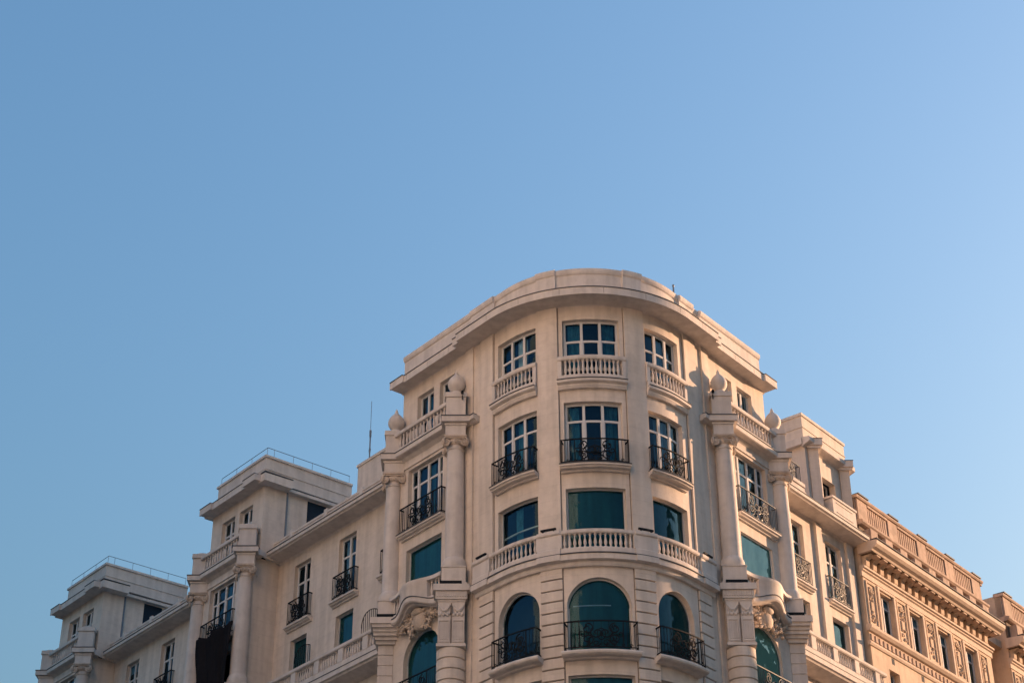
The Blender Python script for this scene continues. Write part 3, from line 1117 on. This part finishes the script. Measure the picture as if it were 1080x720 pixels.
    for (ua, ub, da, db) in ((2.2, 6.25, 3.75, 4.05), (2.2, 2.5, -0.6, 3.749), (5.95, 6.25, -0.6, 3.749), (2.501, 5.949, -0.6, -0.3)):
        ap.box(U(ua), U(ub), da, db, 36.26, 37.36)
        ap.box(U(ua) - g_ * (.07 if ua < 2.4 else 0), U(ub) + g_ * (.07 if ub > 6.2 else 0), da, db + (0.07 if db > 4 else 0), 37.361, 37.47)
        ap.box(U(ua) - g_ * (.03 if ua < 2.4 else 0), U(ub) + g_ * (.03 if ub > 6.2 else 0), da, db + (0.03 if db > 4 else 0), 36.78, 36.83)
    ap.build('attic_parapet', M['trim'], root)
    if rail:
        rl = MB()
        z = 37.47
        pts = [(6.2, 3.95), (2.28, 3.95), (2.28, -0.5)]
        P3 = [pt(U(s), d, z + 0.44) for s, d in pts]
        rl.tube(P3[:2], 0.015, 4)
        rl.tube(P3[1:], 0.015, 4)
        for k in range(4):
            s = 6.2 - 1.3 * k
            rl.tube([pt(U(s), 3.95, z - .02), pt(U(s), 3.95, z + 0.44)], 0.012, 4)
        for k in range(5):
            d = 3.6 - 1.02 * k
            rl.tube([pt(U(2.28), d, z - .02), pt(U(2.28), d, z + 0.44)], 0.012, 4)
        rl.build('roof_railing', M['steel'], root)
    # side of the attic: dark opening and downpipe
    ho = MB()
    ho.box(U(a0 + .04), U(a0 + .09), 0.75, 1.75, 34.6, 35.88)
    ho.build('roof_door_opening', M['dark'], root)
    dp = MB()
    dp.tube([pt(U(a0 + .0), 2.86, 32.8), pt(U(a0 + .0), 2.86, 36.0)], 0.05, 6)
    dp.build('downpipe', M['steel'], root)


pavilion(-1, 0, True, tower=True)
pavilion(1, 0, True, tower=True)
pavilion(-1, 14.72, False, rail=True)
pavilion(-1, 29.44, False, rail=True)

# ------------------------------------------------------------------ recessed ranges
def recess(g_, s0, s1, wins, dW=2.87, rail_mat=None, balc=True, pier0=None, topcurb=True):
    U = lambda s: g_ * (U0 + s)
    hol = []
    for a, b in wins:
        hol += [(U(a), U(b), 29.16, 32.0, 0), (U(a), U(b), 25.75, 28.57, 0), (U(a), U(b), 22.0, 24.7, 0.5), (U(a), U(b), 18.4, 21.0, 0)]
        for fl in range(5):
            hol.append((U(a), U(b), 14.6 - fl * 3.48, 17.2 - fl * 3.48, 0))
    w = MB()
    w.wall(U(s0), U(s1), BOT, 32.6, dW, hol)
    w.build('wall', M['wall'], root)
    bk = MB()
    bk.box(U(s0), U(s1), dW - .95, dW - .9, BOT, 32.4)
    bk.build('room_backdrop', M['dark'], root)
    for a, b in wins:
        window(U(a), U(b), 29.16, 32.0, dW, root, (1, 1), 0.70)
        window(U(a), U(b), 25.75, 28.57, dW, root, bars=False, fw_=0.03, blind=M['blind'])
        window(U(a), U(b), 22.0, 24.7, dW, root, bars=False, fw_=0.03, rise=0.5)
        window(U(a), U(b), 18.4, 21.0, dW, root, (1, 1), 0.7)
        for fl in range(5):
            z = 14.6 - fl * 3.48
            window(U(a), U(b), z, z + 2.6, dW, root, (1, 1), 0.7)
        mb = MB()
        c_ = (a + b) / 2
        mb.strip(U(c_ - .98), U(c_ + .86), slab_profile(dW, dW + .27, 29.2))
        o = mb.build('balcony_slab', M['trim'], root)
        railing(U(c_ - .88), U(c_ + .66), dW + .20, 29.24, 30.25, dW + .01, root, rail_mat, spacing=0.1)
    # eaves cornice
    e = MB()
    e.strip(U(s0), U(s1), [(dW - .05, 32.38), (dW + .06, 32.52), (3.58, 32.57), (3.62, 32.62), (3.70, 32.64), (3.70, 32.77), (dW - .05, 32.79)])
    o = e.build('cornice', M['trim'], root)
    l_ = MB()
    lead_strip(l_, U(s0), U(s1), 3.5, 3.70, 32.778)
    l_.build('lead_flashing', M['lead'], o)
    if topcurb:
        c = MB()
        c.strip(U(s0 + .1), U(s1 - .1), [(2.9, 32.79), (3.34, 32.79), (3.34, 33.22), (3.38, 33.25), (3.38, 33.34), (2.9, 33.38)])
        k = s0 + 1.0
        while k < s1 - .5:
            c.box(U(k), U(k + .22), 3.3, 3.40, 32.8, 33.44)
            k += 2.6
        c.build('roof_curb', M['trim'], root)
    rf = MB()
    zt = 32.72 if g_ < 0 else 32.68
    rf.face([pt(U(s0 - 1), -9, zt), pt(U(s1 + .2), -9, zt), pt(U(s1 + .2), dW, zt), pt(U(s0 - 1), dW, zt)])
    rf.build('roof', M['roof'], root)
    # long stone balcony
    b = MB()
    b.strip(U(s0), U(s1), [(dW - .02, 25.22), (3.1, 25.24), (3.62, 25.36), (3.66, 25.42), (3.74, 25.45), (3.74, 25.64), (dW - .02, 25.66)])
    b.strip(U(s0), U(s1), [(3.52, 25.68), (3.68, 25.68), (3.68, 25.92), (3.52, 25.92)])
    b.strip(U(s0), U(s1), [(3.50, 26.46), (3.70, 26.46), (3.74, 26.50), (3.74, 26.61), (3.50, 26.65)])
    piers = []
    k = pier0
    while k > s0:
        k -= 1.68
    while k < s1:
        a, c_ = max(s0, k - .17), min(s1, k + .17)
        if c_ > a:
            b.box(U(a), U(c_), 3.51, 3.695, 25.92, 26.46)
            piers.append(k)
        k += 1.68
    o = b.build('stone_balcony', M['trim'], root)
    l_ = MB()
    lead_strip(l_, U(s0), U(s1), 3.6, 3.73, 25.645, 0.03)
    l_.build('lead_flashing', M['lead'], o)
    for p0 in [piers[0] - 1.68] + piers:
        for j in range(8):
            s = p0 + .17 + (1.68 - .34) * (j + .5) / 8
            if s0 + .05 < s < s1 - .05:
                baluster(U(s), 3.60, 25.92, 0.54, None, 0.055)


LW = [(7.85, 9.1), (11.22, 12.47), (14.59, 15.82)]
recess(-1, 6.55, 17.12, LW, pier0=14.13)
recess(-1, 21.27, 31.84, [(a + 14.72, b + 14.72) for a, b in LW], pier0=14.13 + 14.72)
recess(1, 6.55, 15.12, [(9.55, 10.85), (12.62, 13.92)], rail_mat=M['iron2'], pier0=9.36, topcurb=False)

# curved spiked dividers on the long balcony
for s in (9.45, 14.2):
    mb = MB()
    n = 9
    for k in range(n):
        t = k / (n - 1)
        d = 2.92 + 0.72 * t
        top = 27.0 + 1.0 * math.sqrt(max(0, 1 - t * t)) - 0.1
        mb.tube([pt(-(U0 + s), d, 26.0), pt(-(U0 + s), d, top)], 0.016, 4)
    mb.tube([pt(-(U0 + s), 2.92 + 0.72 * sin(a), 26.9 + 1.0 * cos(a)) for a in [pi / 2 * k / 12 for k in range(13)]], 0.02, 4)
    mb.build('balcony_divider', M['iron'], root)

# pilasters and small parapets of the right-hand range
Ur = lambda s: U0 + s
for a, b in ((8.3, 8.74), (11.78, 12.24), (14.30, 14.84)):
    p = MB()
    p.box(Ur(a), Ur(b), 2.8, 2.99, 25.7, 32.45)
    p.build('pilaster', M['wall'], root)
bk = MB()
for z, dd in ((32.80, 3.62), (33.0, 3.56), (33.2, 3.60)):
    bk.box(Ur(8.0), Ur(10.1), 2.9, dd, z, z + 0.16)
bk.box(Ur(8.0), Ur(10.0), 2.9, 3.50, 32.96, 33.0)
bk.box(Ur(8.0), Ur(10.0), 2.9, 3.50, 33.16, 33.2)
bk.build('stepped_parapet', M['trim'], root)
railing(Ur(8.3), Ur(10.0), 3.46, 33.36, 34.2, 3.0, root, M['iron2'])

# second attic block on the right
def attic_two():
    U = Ur
    a0, a1, dW = 11.5, 15.1, 3.0
    at = MB()
    at.wall(U(a0), U(a1), 32.79, 36.0, dW, [(U(12.75), U(13.85), 33.2, 34.98, 0)])
    at.ret(U(a0), -2.5, dW, 32.6, 36.0)
    at.ret(U(a1), -2.5, dW, 32.6, 36.0)
    at.build('attic_wall', M['wall'], root)
    window(U(12.75), U(13.85), 33.2, 34.98, dW, root, (1, 1), 0.6, setback=0.42)
    bk = MB()
    bk.box(U(a0 + .2), U(a1 - .2), 2.1, 2.15, 32.9, 35.9)
    bk.build('room_backdrop', M['dark'], root)
    c = MB()
    c.strip(U(a0 - .15), U(a1 + .1), [(2.95, 35.86), (3.1, 35.96), (3.28, 36.02), (3.36, 36.06), (3.36, 36.26), (2.95, 36.32)])
    c.strip(U(a0 - .22), U(a0 + .02), [(-2.5, 35.96), (3.0, 35.96), (3.0, 36.28), (-2.5, 36.3)])
    for s in (12.0, 14.62):
        x, y = ctr(1, s, 3.12)
        c.xbox(x, y, 0.72, 0.72, 35.98, 36.27)
        c.xbox(x, y, 0.58, 0.58, 35.86, 35.98)
    o = c.build('attic_cornice', M['trim'], root)
    l_ = MB()
    for s in (12.0, 14.62):
        x, y = ctr(1, s, 3.12)
        l_.xbox(x, y, 0.76, 0.76, 36.272, 36.30)
    l_.build('lead_flashing', M['lead'], o)
    for s in (12.0, 14.62):
        p = MB()
        x, y = ctr(1, s, 3.08)
        p.xbox(x, y, 0.42, 0.42, 32.8, 35.86)
        p.build('pilaster', M['wall'], root)
    p = MB()
    p.box(U(a0), U(a1), -2.5, 2.98, 36.33, 37.42)
    p.box(U(a0) - .05, U(a1) + .05, -2.5, 3.03, 37.421, 37.55)
    p.box(U(a0) - .03, U(a1) + .03, -2.5, 3.01, 36.86, 36.90)
    p.build('attic_parapet', M['wall'], root)
    b = MB()
    b.box(U(12.45), U(14.5), 2.9, 3.55, 32.80, 33.0)
    b.box(U(12.5), U(14.45), 3.40, 3.52, 33.0, 33.72)
    b.box(U(12.5), U(12.66), 2.9, 3.40, 33.0, 33.72)
    b.box(U(14.29), U(14.45), 2.9, 3.40, 33.0, 33.72)
    b.box(U(12.45), U(14.5), 3.36, 3.57, 33.721, 33.82)
    b.box(U(12.8), U(14.15), 3.52, 3.545, 33.12, 33.16)
    b.box(U(12.8), U(14.15), 3.52, 3.545, 33.56, 33.60)
    b.box(U(12.45), U(12.66), 2.9, 3.36, 33.721, 33.82)
    b.build('attic_balcony', M['trim'], root)


attic_two()

# unseen block added behind the left eaves to shade the pavilion sides
h = MB()
h.box(-(U0 + 11), -(U0 + 36), -17, -10.5, 28, 42.0)
h.build('shade_block', M['wall'], root)
# roof house behind the left tower
h = MB()
h.box(-(U0 + 13.75), -(U0 + 9.5), -2.5, 1.24, 32.7, 36.45)
h.box(-(U0 + 13.80), -(U0 + 9.45), -2.55, 1.29, 36.451, 36.58)
h.build('stair_house', M['wall'], root)

many_balusters.build('baluster_rows', M['trim'], root, smooth=True, kind='stuff')


# ------------------------------------------------------------------ the sandstone building further along the right-hand street
FX = empty('sandstone_building', (BX, BY, 0), BROT)
tag(FX, 'orange sandstone building with a bracketed cornice and panelled roof parapet beyond the cream corner building', 'building')


def far_block(s0, s1, D, wins, flank=True):
    U = Ur
    w = MB()
    hol = []
    for a in wins:
        hol += [(U(a), U(a + 1.25), 29.02, 30.86, 0), (U(a + .15), U(a + 1.05), 25.3, 27.4, 0), (U(a + .1), U(a + 1.1), 21.6, 24.0, 0)]
        for fl in range(5):
            hol.append((U(a), U(a + 1.2), 17.6 - fl * 3.7, 20.0 - fl * 3.7, 0))
    w.wall(U(s0), U(s1), BOT, 33.6, D, hol, depth=0.32)
    w.ret(U(s0), -6, D, BOT, 34.9)
    w.ret(U(s1), -6, D, BOT, 34.9)
    w.face([pt(U(s0), -6, 34.6), pt(U(s1), -6, 34.6), pt(U(s1), D - .3, 34.6), pt(U(s0), D - .3, 34.6)])
    w.build('wall', M['far'], FX)
    bk = MB()
    bk.box(U(s0), U(s1), D - 1.5, D - 1.45, BOT, 34)
    bk.build('room_backdrop', M['dark'], FX)
    for a in wins:
        window(U(a), U(a + 1.25), 29.02, 30.86, D, FX, (1, 1), 0.72, setback=0.22, blind=M['net'], blind_z=30.30, fw_=0.08, curtains=[(0.1, 0.9, M['skyreflect'])])  # the curtain here is a stand-in for reflected sky
        window(U(a + .15), U(a + 1.05), 25.3, 27.4, D, FX, (1, 1), 0.7, setback=0.3, blind=M['net'], blind_z=26.8)
        window(U(a + .1), U(a + 1.1), 21.6, 24.0, D, FX, (1, 1), 0.7, setback=0.3)
        v = MB()
        v.box(U(a + .48), U(a + .72), D - .05, D + .006, 27.72, 27.98)
        v.build('vent', M['dark'], FX)
        # moulded jambs
        j = MB()
        j.box(U(a - .16), U(a - .01), D - .02, D + .07, 28.95, 30.95)
        j.box(U(a + 1.26), U(a + 1.41), D - .02, D + .07, 28.95, 30.95)
        j.box(U(a - .16), U(a + 1.41), D - .02, D + .075, 30.951, 31.06)
        j.build('window_surround', M['faredge'], FX)
    # carved panels between the windows
    cs = [wins[0] - .72] + [a + 1.25 + .69 for a in wins]
    for k, c in enumerate(cs):
        if not s0 + .3 < c < s1 - .2:
            continue
        p = MB()
        for x0, x1, z0, z1 in ((c - .40, c + .40, 30.92, 31.0), (c - .40, c + .40, 29.0, 29.08), (c - .40, c - .33, 29.08, 30.92), (c + .33, c + .40, 29.08, 30.92)):
            p.box(U(x0), U(x1), D - .02, D + .05, z0, z1)
        o = p.build('carved_panel', M['far'], FX)
        r_ = MB()
        rnd = random.Random(40 + k)
        ax = frame_at(U(c))
        for q in range(26):
            zz = rnd.choice((30.55, 30.4, 30.7, 30.2, 29.45, 29.3, 29.6)) + rnd.uniform(-.1, .1)
            r_.blob(pt(U(c + rnd.uniform(-.2, .2)), D + .02, zz), ax, rnd.uniform(.03, .07), rnd.uniform(.04, .08), rnd.uniform(.03, .06), 7, 5)
        r_.box(U(c - .12), U(c + .12), D - .01, D + .045, 29.7, 30.1)
        for g_ in (-1, 1):
            curve_tube(r_, spiral(U(c + g_ * .12), 30.62, .13, 1.2, pi / 2, g_, 12), D + .04, 0.03)
        r_.build('relief', M['far'], o, smooth=True)
    # strings, key band, brackets, cornice
    t = MB()
    U_ = (U(s0 - .12), U(s1 + .12))
    t.strip(*U_, [(D - .05, 31.12), (D + .04, 31.12), (D + .05, 31.34), (D + .12, 31.38), (D + .12, 31.44), (D + .2, 31.47), (D + .2, 31.56), (D + .14, 31.6), (D - .05, 31.6)])
    t.strip(*U_, [(D - .05, 28.64), (D + .1, 28.66), (D + .2, 28.76), (D + .22, 28.86), (D + .1, 28.93), (D - .05, 28.93)])
    t.strip(*U_, [(D - .05, 28.02), (D + .05, 28.02), (D + .1, 28.1), (D + .1, 28.16), (D - .05, 28.2)])
    t.build('string_course', M['faredge'], FX)
    kb = MB()
    x = s0 + .1
    while x < s1 - .25:
        kb.box(U(x), U(x + .2), D - .02, D + .045, 28.28, 28.56)
        x += .36
    kb.build('key_band', M['farred'], FX)
    x = s0 + .12
    while x < s1 - .2:
        b = MB()
        b.strip(U(x), U(x + .30), [(D - .02, 31.6), (D + .14, 31.61), (D + .18, 31.66), (D + .20, 31.95), (D + .34, 32.04), (D + .5, 32.12), (D - .02, 32.12)])
        b.build('bracket', M['far'], FX)
        x += .62
    c = MB()
    c.strip(*U_, [(D - .05, 32.12), (D + .62, 32.13), (D + .66, 32.2), (D + .8, 32.26), (D + .9, 32.36), (D + .92, 32.52), (D + .84, 32.56), (D - .05, 32.62)])
    o = c.build('cornice', M['faredge'], FX)
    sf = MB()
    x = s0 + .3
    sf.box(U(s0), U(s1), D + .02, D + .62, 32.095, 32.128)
    sf.build('soffit_shade_sheet', M['shadestone'], FX)  # dark sheet stands in for the shade under the cornice
    while x < s1 - .3:
        sf = MB()
        sf.box(U(x + .05), U(x + .38), D + .30, D + .60, 32.02, 32.094)
        sf.build('soffit_block', M['farred'], FX)
        x += .62
    l_ = MB()
    l_.box(U_[0], U_[1], D + .6, D + .93, 32.60, 32.63)
    l_.build('lead_flashing', M['lead'], o)
    x = s0 + .3
    while x < s1 - .3:
        bl = MB()
        bl.box(U(x), U(x + .62), D + .05, D + .48, 32.64, 33.34)
        bl.build('gutter_block', M['farred'], FX)
        x += 1.33
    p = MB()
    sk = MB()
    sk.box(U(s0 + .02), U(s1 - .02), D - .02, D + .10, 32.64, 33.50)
    sk.build('gutter_shade_wall', M['shadestone'], FX)  # darkened to imitate the shaded recess below the parapet
    p.strip(U(s0 - .05), U(s1 + .05), [(D - .35, 33.50), (D + .26, 33.53), (D + .34, 33.60), (D + .34, 33.70), (D + .2, 33.76), (D - .35, 33.76)])
    p.box(U(s0), U(s1), D - .3, D + .02, 33.76, 34.84)
    p.strip(U(s0 - .03), U(s1 + .03), [(D - .34, 34.84), (D + .16, 34.84), (D + .2, 34.90), (D + .2, 34.96), (D - .34, 35.0)])
    x = s0 + .1
    pr = []
    while x < s1 - .5:
        p.box(U(x), U(x + .85), D - .29, D + .10, 33.76, 34.84)
        pr.append(x)
        x += 2.72
    o = p.build('parapet', M['farred'], FX)
    for x in pr:
        l_ = MB()
        l_.box(U(x - .03), U(x + .88), D - .36, D + .23, 35.0, 35.06)
        l_.build('pier_cap', M['lead'], o)
    for x in pr:
        q = MB()
        k = x + .98
        while k < min(x + 2.68, s1 - .1):
            q.box(U(k), U(k + .11), D + .0, D + .06, 33.9, 34.72)
            k += .19
        if x + 1.0 < s1:
            q.box(U(x + .9), U(min(x + 2.68, s1)), D + .0, D + .12, 34.72, 34.83)
            q.box(U(x + .9), U(min(x + 2.68, s1)), D + .0, D + .12, 33.78, 33.92)
            q.build('parapet_panel', M['farred'], o)


far_block(15.14, 27.2, 3.16, [16.42, 19.06, 21.70, 24.34])
far_block(29.1, 46.0, 3.3, [30.4, 33.04, 35.68, 38.32, 40.96, 43.6])
lk = MB()
lk.wall(Ur(27.2), Ur(29.1), BOT, 34.4, 2.3, [])
lk.box(Ur(27.2), Ur(29.1), 2.0, 3.0, 32.2, 32.55)
lk.build('link_wall', M['far'], FX)


# ------------------------------------------------------------------ buildings across the streets (unseen; added to reflect sun onto shaded fronts and screen off sky)
def unseen_street_building(name, label, x0, y0, x1, y1, h, thick, mw, grp=None):
    """facade from (x0,y0) to (x1,y1); body lies to the left of that direction"""
    a = Vector((x0, y0, 0))
    b = Vector((x1, y1, 0))
    L = (b - a).length
    e = (b - a) / L
    n = Vector((e.y, -e.x, 0))       # outward
    r_ = empty(name, tuple(a), 0)
    tag(r_, label, 'building', grp)
    P = lambda s, d, z: tuple(e * s + n * d + Vector((0, 0, z)))
    w = MB()
    fl, bw = 3.6, 3.0
    nb = int(L // bw)
    m0 = (L - nb * bw) / 2
    nf = int((h - 1.5) // fl)

    def q(s0, s1, d0, d1, z0, z1):
        w.face([P(s0, d0, z0), P(s1, d1, z0), P(s1, d1, z1), P(s0, d0, z1)])
    zs = [0.0]
    for f_ in range(nf):
        zs += [f_ * fl + 1.0, f_ * fl + 3.0]
    zs.append(h)
    for i in range(len(zs) - 1):
        if i % 2 == 0:
            q(0, L, 0, 0, zs[i], zs[i + 1])
    wn, gl = MB(), MB()
    for f_ in range(nf):
        za, zb = f_ * fl + 1.0, f_ * fl + 3.0
        prev = 0
        for k in range(nb):
            s = m0 + k * bw + .9
            q(prev, s, 0, 0, za, zb)
            for sg in (s, s + 1.2):
                w.face([P(sg, 0, za), P(sg, -.3, za), P(sg, -.3, zb), P(sg, 0, zb)])
            for z in (za, zb):
                w.face([P(s, 0, z), P(s + 1.2, 0, z), P(s + 1.2, -.3, z), P(s, -.3, z)])
            gl.face([P(s, -.28, za), P(s + 1.2, -.28, za), P(s + 1.2, -.28, zb), P(s, -.28, zb)])
            for u0, u1, v0, v1 in ((s, s + .07, za, zb), (s + 1.13, s + 1.2, za, zb), (s + .56, s + .64, za, zb), (s, s + 1.2, zb - .07, zb), (s, s + 1.2, za, za + .07)):
                wn.face([P(u0, -.25, v0), P(u1, -.25, v0), P(u1, -.25, v1), P(u0, -.25, v1)])
            prev = s + 1.2
        q(prev, L, 0, 0, za, zb)
    T = -thick
    w.face([P(0, 0, 0), P(0, T, 0), P(0, T, h), P(0, 0, h)])
    w.face([P(L, 0, 0), P(L, T, 0), P(L, T, h), P(L, 0, h)])
    w.face([P(0, T, 0), P(L, T, 0), P(L, T, h), P(0, T, h)])
    w.face([P(0, 0, h), P(L, 0, h), P(L, T, h), P(0, T, h)])
    w.build('wall', mw, r_)
    gl.build('pane', M['dark'], wn.build('window_frame', M['frame'], r_))
    c = MB()
    for z0, z1, o_ in ((h - .55, h - .1, .5), (fl * 1 + .2, fl * 1 + .45, .2)):
        v = [P(0, 0.01, z0), P(L, 0.01, z0), P(L, o_, z0), P(0, o_, z0), P(0, 0.01, z1), P(L, 0.01, z1), P(L, o_, z1), P(0, o_, z1)]
        for f_ in ((0, 1, 2, 3), (4, 5, 6, 7), (0, 1, 5, 4), (3, 2, 6, 7), (0, 3, 7, 4), (1, 2, 6, 5)):
            c.face([v[i] for i in f_])
    c.build('cornice', M['trim'], r_)


M['across'] = mat('unseen_cream_render', (0.84, 0.83, 0.82), var=0.06)
unseen_street_building('unseen_building', 'added tall cream rendered building on the left of the street, outside the view', -20.5, -20, -20.5, 8, 66, 14, M['across'])
unseen_street_building('unseen_building', 'added third cream rendered building on the left of the street, unseen behind the viewer', -20.5, -52, -20.5, -21, 60, 14, M['across'])
unseen_street_building('unseen_building', 'added second cream rendered building on the left of the street, outside the view', -20.5, 9, -20.5, 43, 66, 14, M['across'])
M['across2'] = mat('unseen_brown_render', (0.30, 0.24, 0.20), var=0.08)


def local(s_, d_):
    v = Matrix.Rotation(BROT, 4, 'Z') @ Vector((s_ * cos(A) + d_ * sin(A), s_ * sin(A) - d_ * cos(A), 0))
    return (BX + v.x, BY + v.y)


unseen_street_building('unseen_building', 'added tall brown rendered building across the right-hand street, outside the view', *local(62, 34), *local(26, 34), 50, 5, M['across2'])
unseen_street_building('unseen_building', 'added lower brown rendered building further along the right-hand street, outside the view', *local(112, 34), *local(62.5, 34), 36, 8, M['across2'])


# ------------------------------------------------------------------ things standing on or hanging from the buildings
def thing_at(name, mb, material, label, cat, group=None, smooth=False):
    o = mb.build(name, material, None, smooth)
    place(o)
    return tag(o, label, cat, group)


an = MB()
ax_, ay_, az_ = pt(-(U0 + 13.25), 1.0, 36.58)
an.tube([(ax_, ay_, az_), (ax_, ay_, az_ + 1.3)], 0.035, 6)
an.tube([(ax_, ay_, az_ + 1.3), (ax_, ay_, az_ + 1.62)], 0.055, 6)
an.tube([(ax_, ay_, az_ + 1.62), (ax_, ay_, az_ + 3.1)], 0.013, 5)
an.tube([(ax_ - .01, ay_, az_ + .55), (ax_ + .01, ay_, az_ + .7)], 0.05, 6)
thing_at('antenna_mast', an, M['steel'], 'thin tall whip antenna standing on the roof house left of the round tower', 'antenna')
an = MB()
q = pt(U0 + .5, 3.95, 37.6)
an.tube([q, (q[0], q[1], q[2] + .5)], 0.035, 6)
an.blob((q[0], q[1], q[2] + .5), (Vector((1, 0, 0)), Vector((0, 1, 0))), .05, .07, .05)
thing_at('lightning_rod', an, M['steel'], 'short dark rod standing on the parapet right of the round front', 'rod')

# black cloth hanging from the middle pavilion's balcony
bn = MB()
ns, nz = 60, 40
off_ = 14.72
for i in range(ns):
    for j in range(nz):
        P4 = []
        for a, b in ((i, j), (i + 1, j), (i + 1, j + 1), (i, j + 1)):
            t, v = a / ns, b / nz
            sL = off_ + 5.62 - 1.1 * v ** 1.4 + 0.05 * sin(9 * v)
            sR = off_ + 2.45 + 0.1 * v
            s_ = sR + (sL - sR) * t
            dd = 4.92 + 0.10 * sin(t * 17 + 2 * v) + 0.05 * sin(t * 41 + 5 * v) + 0.10 * v
            P4.append(pt(-(U0 + s_), dd, 29.42 - 4.6 * v - 0.06 * sin(t * 12) * (v < .01)))
        bn.face(P4)
o = thing_at('hanging_cloth', bn, M['cloth'], 'black cloth hanging from the iron balcony of the middle left pavilion', 'cloth', smooth=True)
o.modifiers.new('thickness', 'SOLIDIFY').thickness = 0.01


def lamp_bar(u, d, z, w, where):
    mb = MB()
    mb.box(u - w / 2, u + w / 2, d - .04, d + .04, z - .03, z + .03)
    for q_ in (-.35, .35):
        mb.box(u + q_ * w - .02, u + q_ * w + .02, d - .03, d + .03, z - .095, z - .031)
    thing_at('floodlight_bar', mb, M['iron'], where, 'floodlight', 'bar floodlights on the balconies')


lamp_bar(-1.65, 4.28, 26.80, .54, 'dark bar floodlight on the stone balcony rail just left of the middle green window')
lamp_bar(1.65, 4.28, 26.80, .54, 'dark bar floodlight on the stone balcony rail just right of the middle green window')
lamp_bar(-4.75, 4.28, 26.80, .54, 'dark bar floodlight at the left end of the curved stone balcony')
lamp_bar(4.75, 4.28, 26.80, .54, 'dark bar floodlight at the right end of the curved stone balcony')
for g_, off, s_, w_ in ((-1, 0, 2.585, 'inner left column of the round tower'), (-1, 0, 6.44, 'outer left column of the round tower'),
                        (1, 0, 2.585, 'inner right column of the round tower'), (1, 0, 6.44, 'outer right column of the round tower')):
    x, y = ctr(g_, off + s_, 4.47)
    mb = MB()
    mb.xbox(x - .03, y - .57, .78, .10, 25.93, 26.03)
    mb.xbox(x - .3, y - .57, .05, .06, 25.90, 25.93)
    mb.xbox(x + .24, y - .57, .05, .06, 25.90, 25.93)
    thing_at('floodlight_bar', mb, M['iron'], 'black bar floodlight at the foot of the ' + w_, 'floodlight', 'bar floodlights on the balconies')
for g_, s_, d_, w_ in ((-1, 2.0, 4.55, 'left'), (1, 1.95, 4.5, 'right')):
    x, y = ctr(g_, s_, d_)
    mb = MB()
    mb.tube([(x, y + .1, 33.55 + EYE), (x, y + .1, 33.75 + EYE)], .02, 5)
    mb.lathe(x, y, [(0.03, 33.74), (.055, 33.76), (.06, 33.84), (.04, 33.88)], 10, EYE)
    thing_at('spotlight', mb, M['iron'], 'small black spotlight beside the inner urn pedestal on the %s of the tower' % w_, 'spotlight')


# short ladder at the back of the middle left pavilion's terrace
ld_ = MB()
for k in (0, .42):
    ld_.tube([pt(-(U0 + 22.15 + k), 2.95, 32.8)] + [pt(-(U0 + 22.15 + k), 2.95 - .35 * (1 - cos(a)), 34.6 + .45 * sin(a)) for a in [pi * q_ / 10 for q_ in range(11)]], .028, 5)
for k in range(7):
    ld_.tube([pt(-(U0 + 22.15), 2.95, 33.0 + .27 * k), pt(-(U0 + 22.57), 2.95, 33.0 + .27 * k)], .016, 4)
ld_.build('roof_ladder', M['steel'], root)

# pale strip drawn in for a tube light's reflection in the middle arch
br = MB()
br.box(-.95, .42, 3.812, 3.822, 24.02, 24.06)
br.build('reflection_strip', M['net'], root)
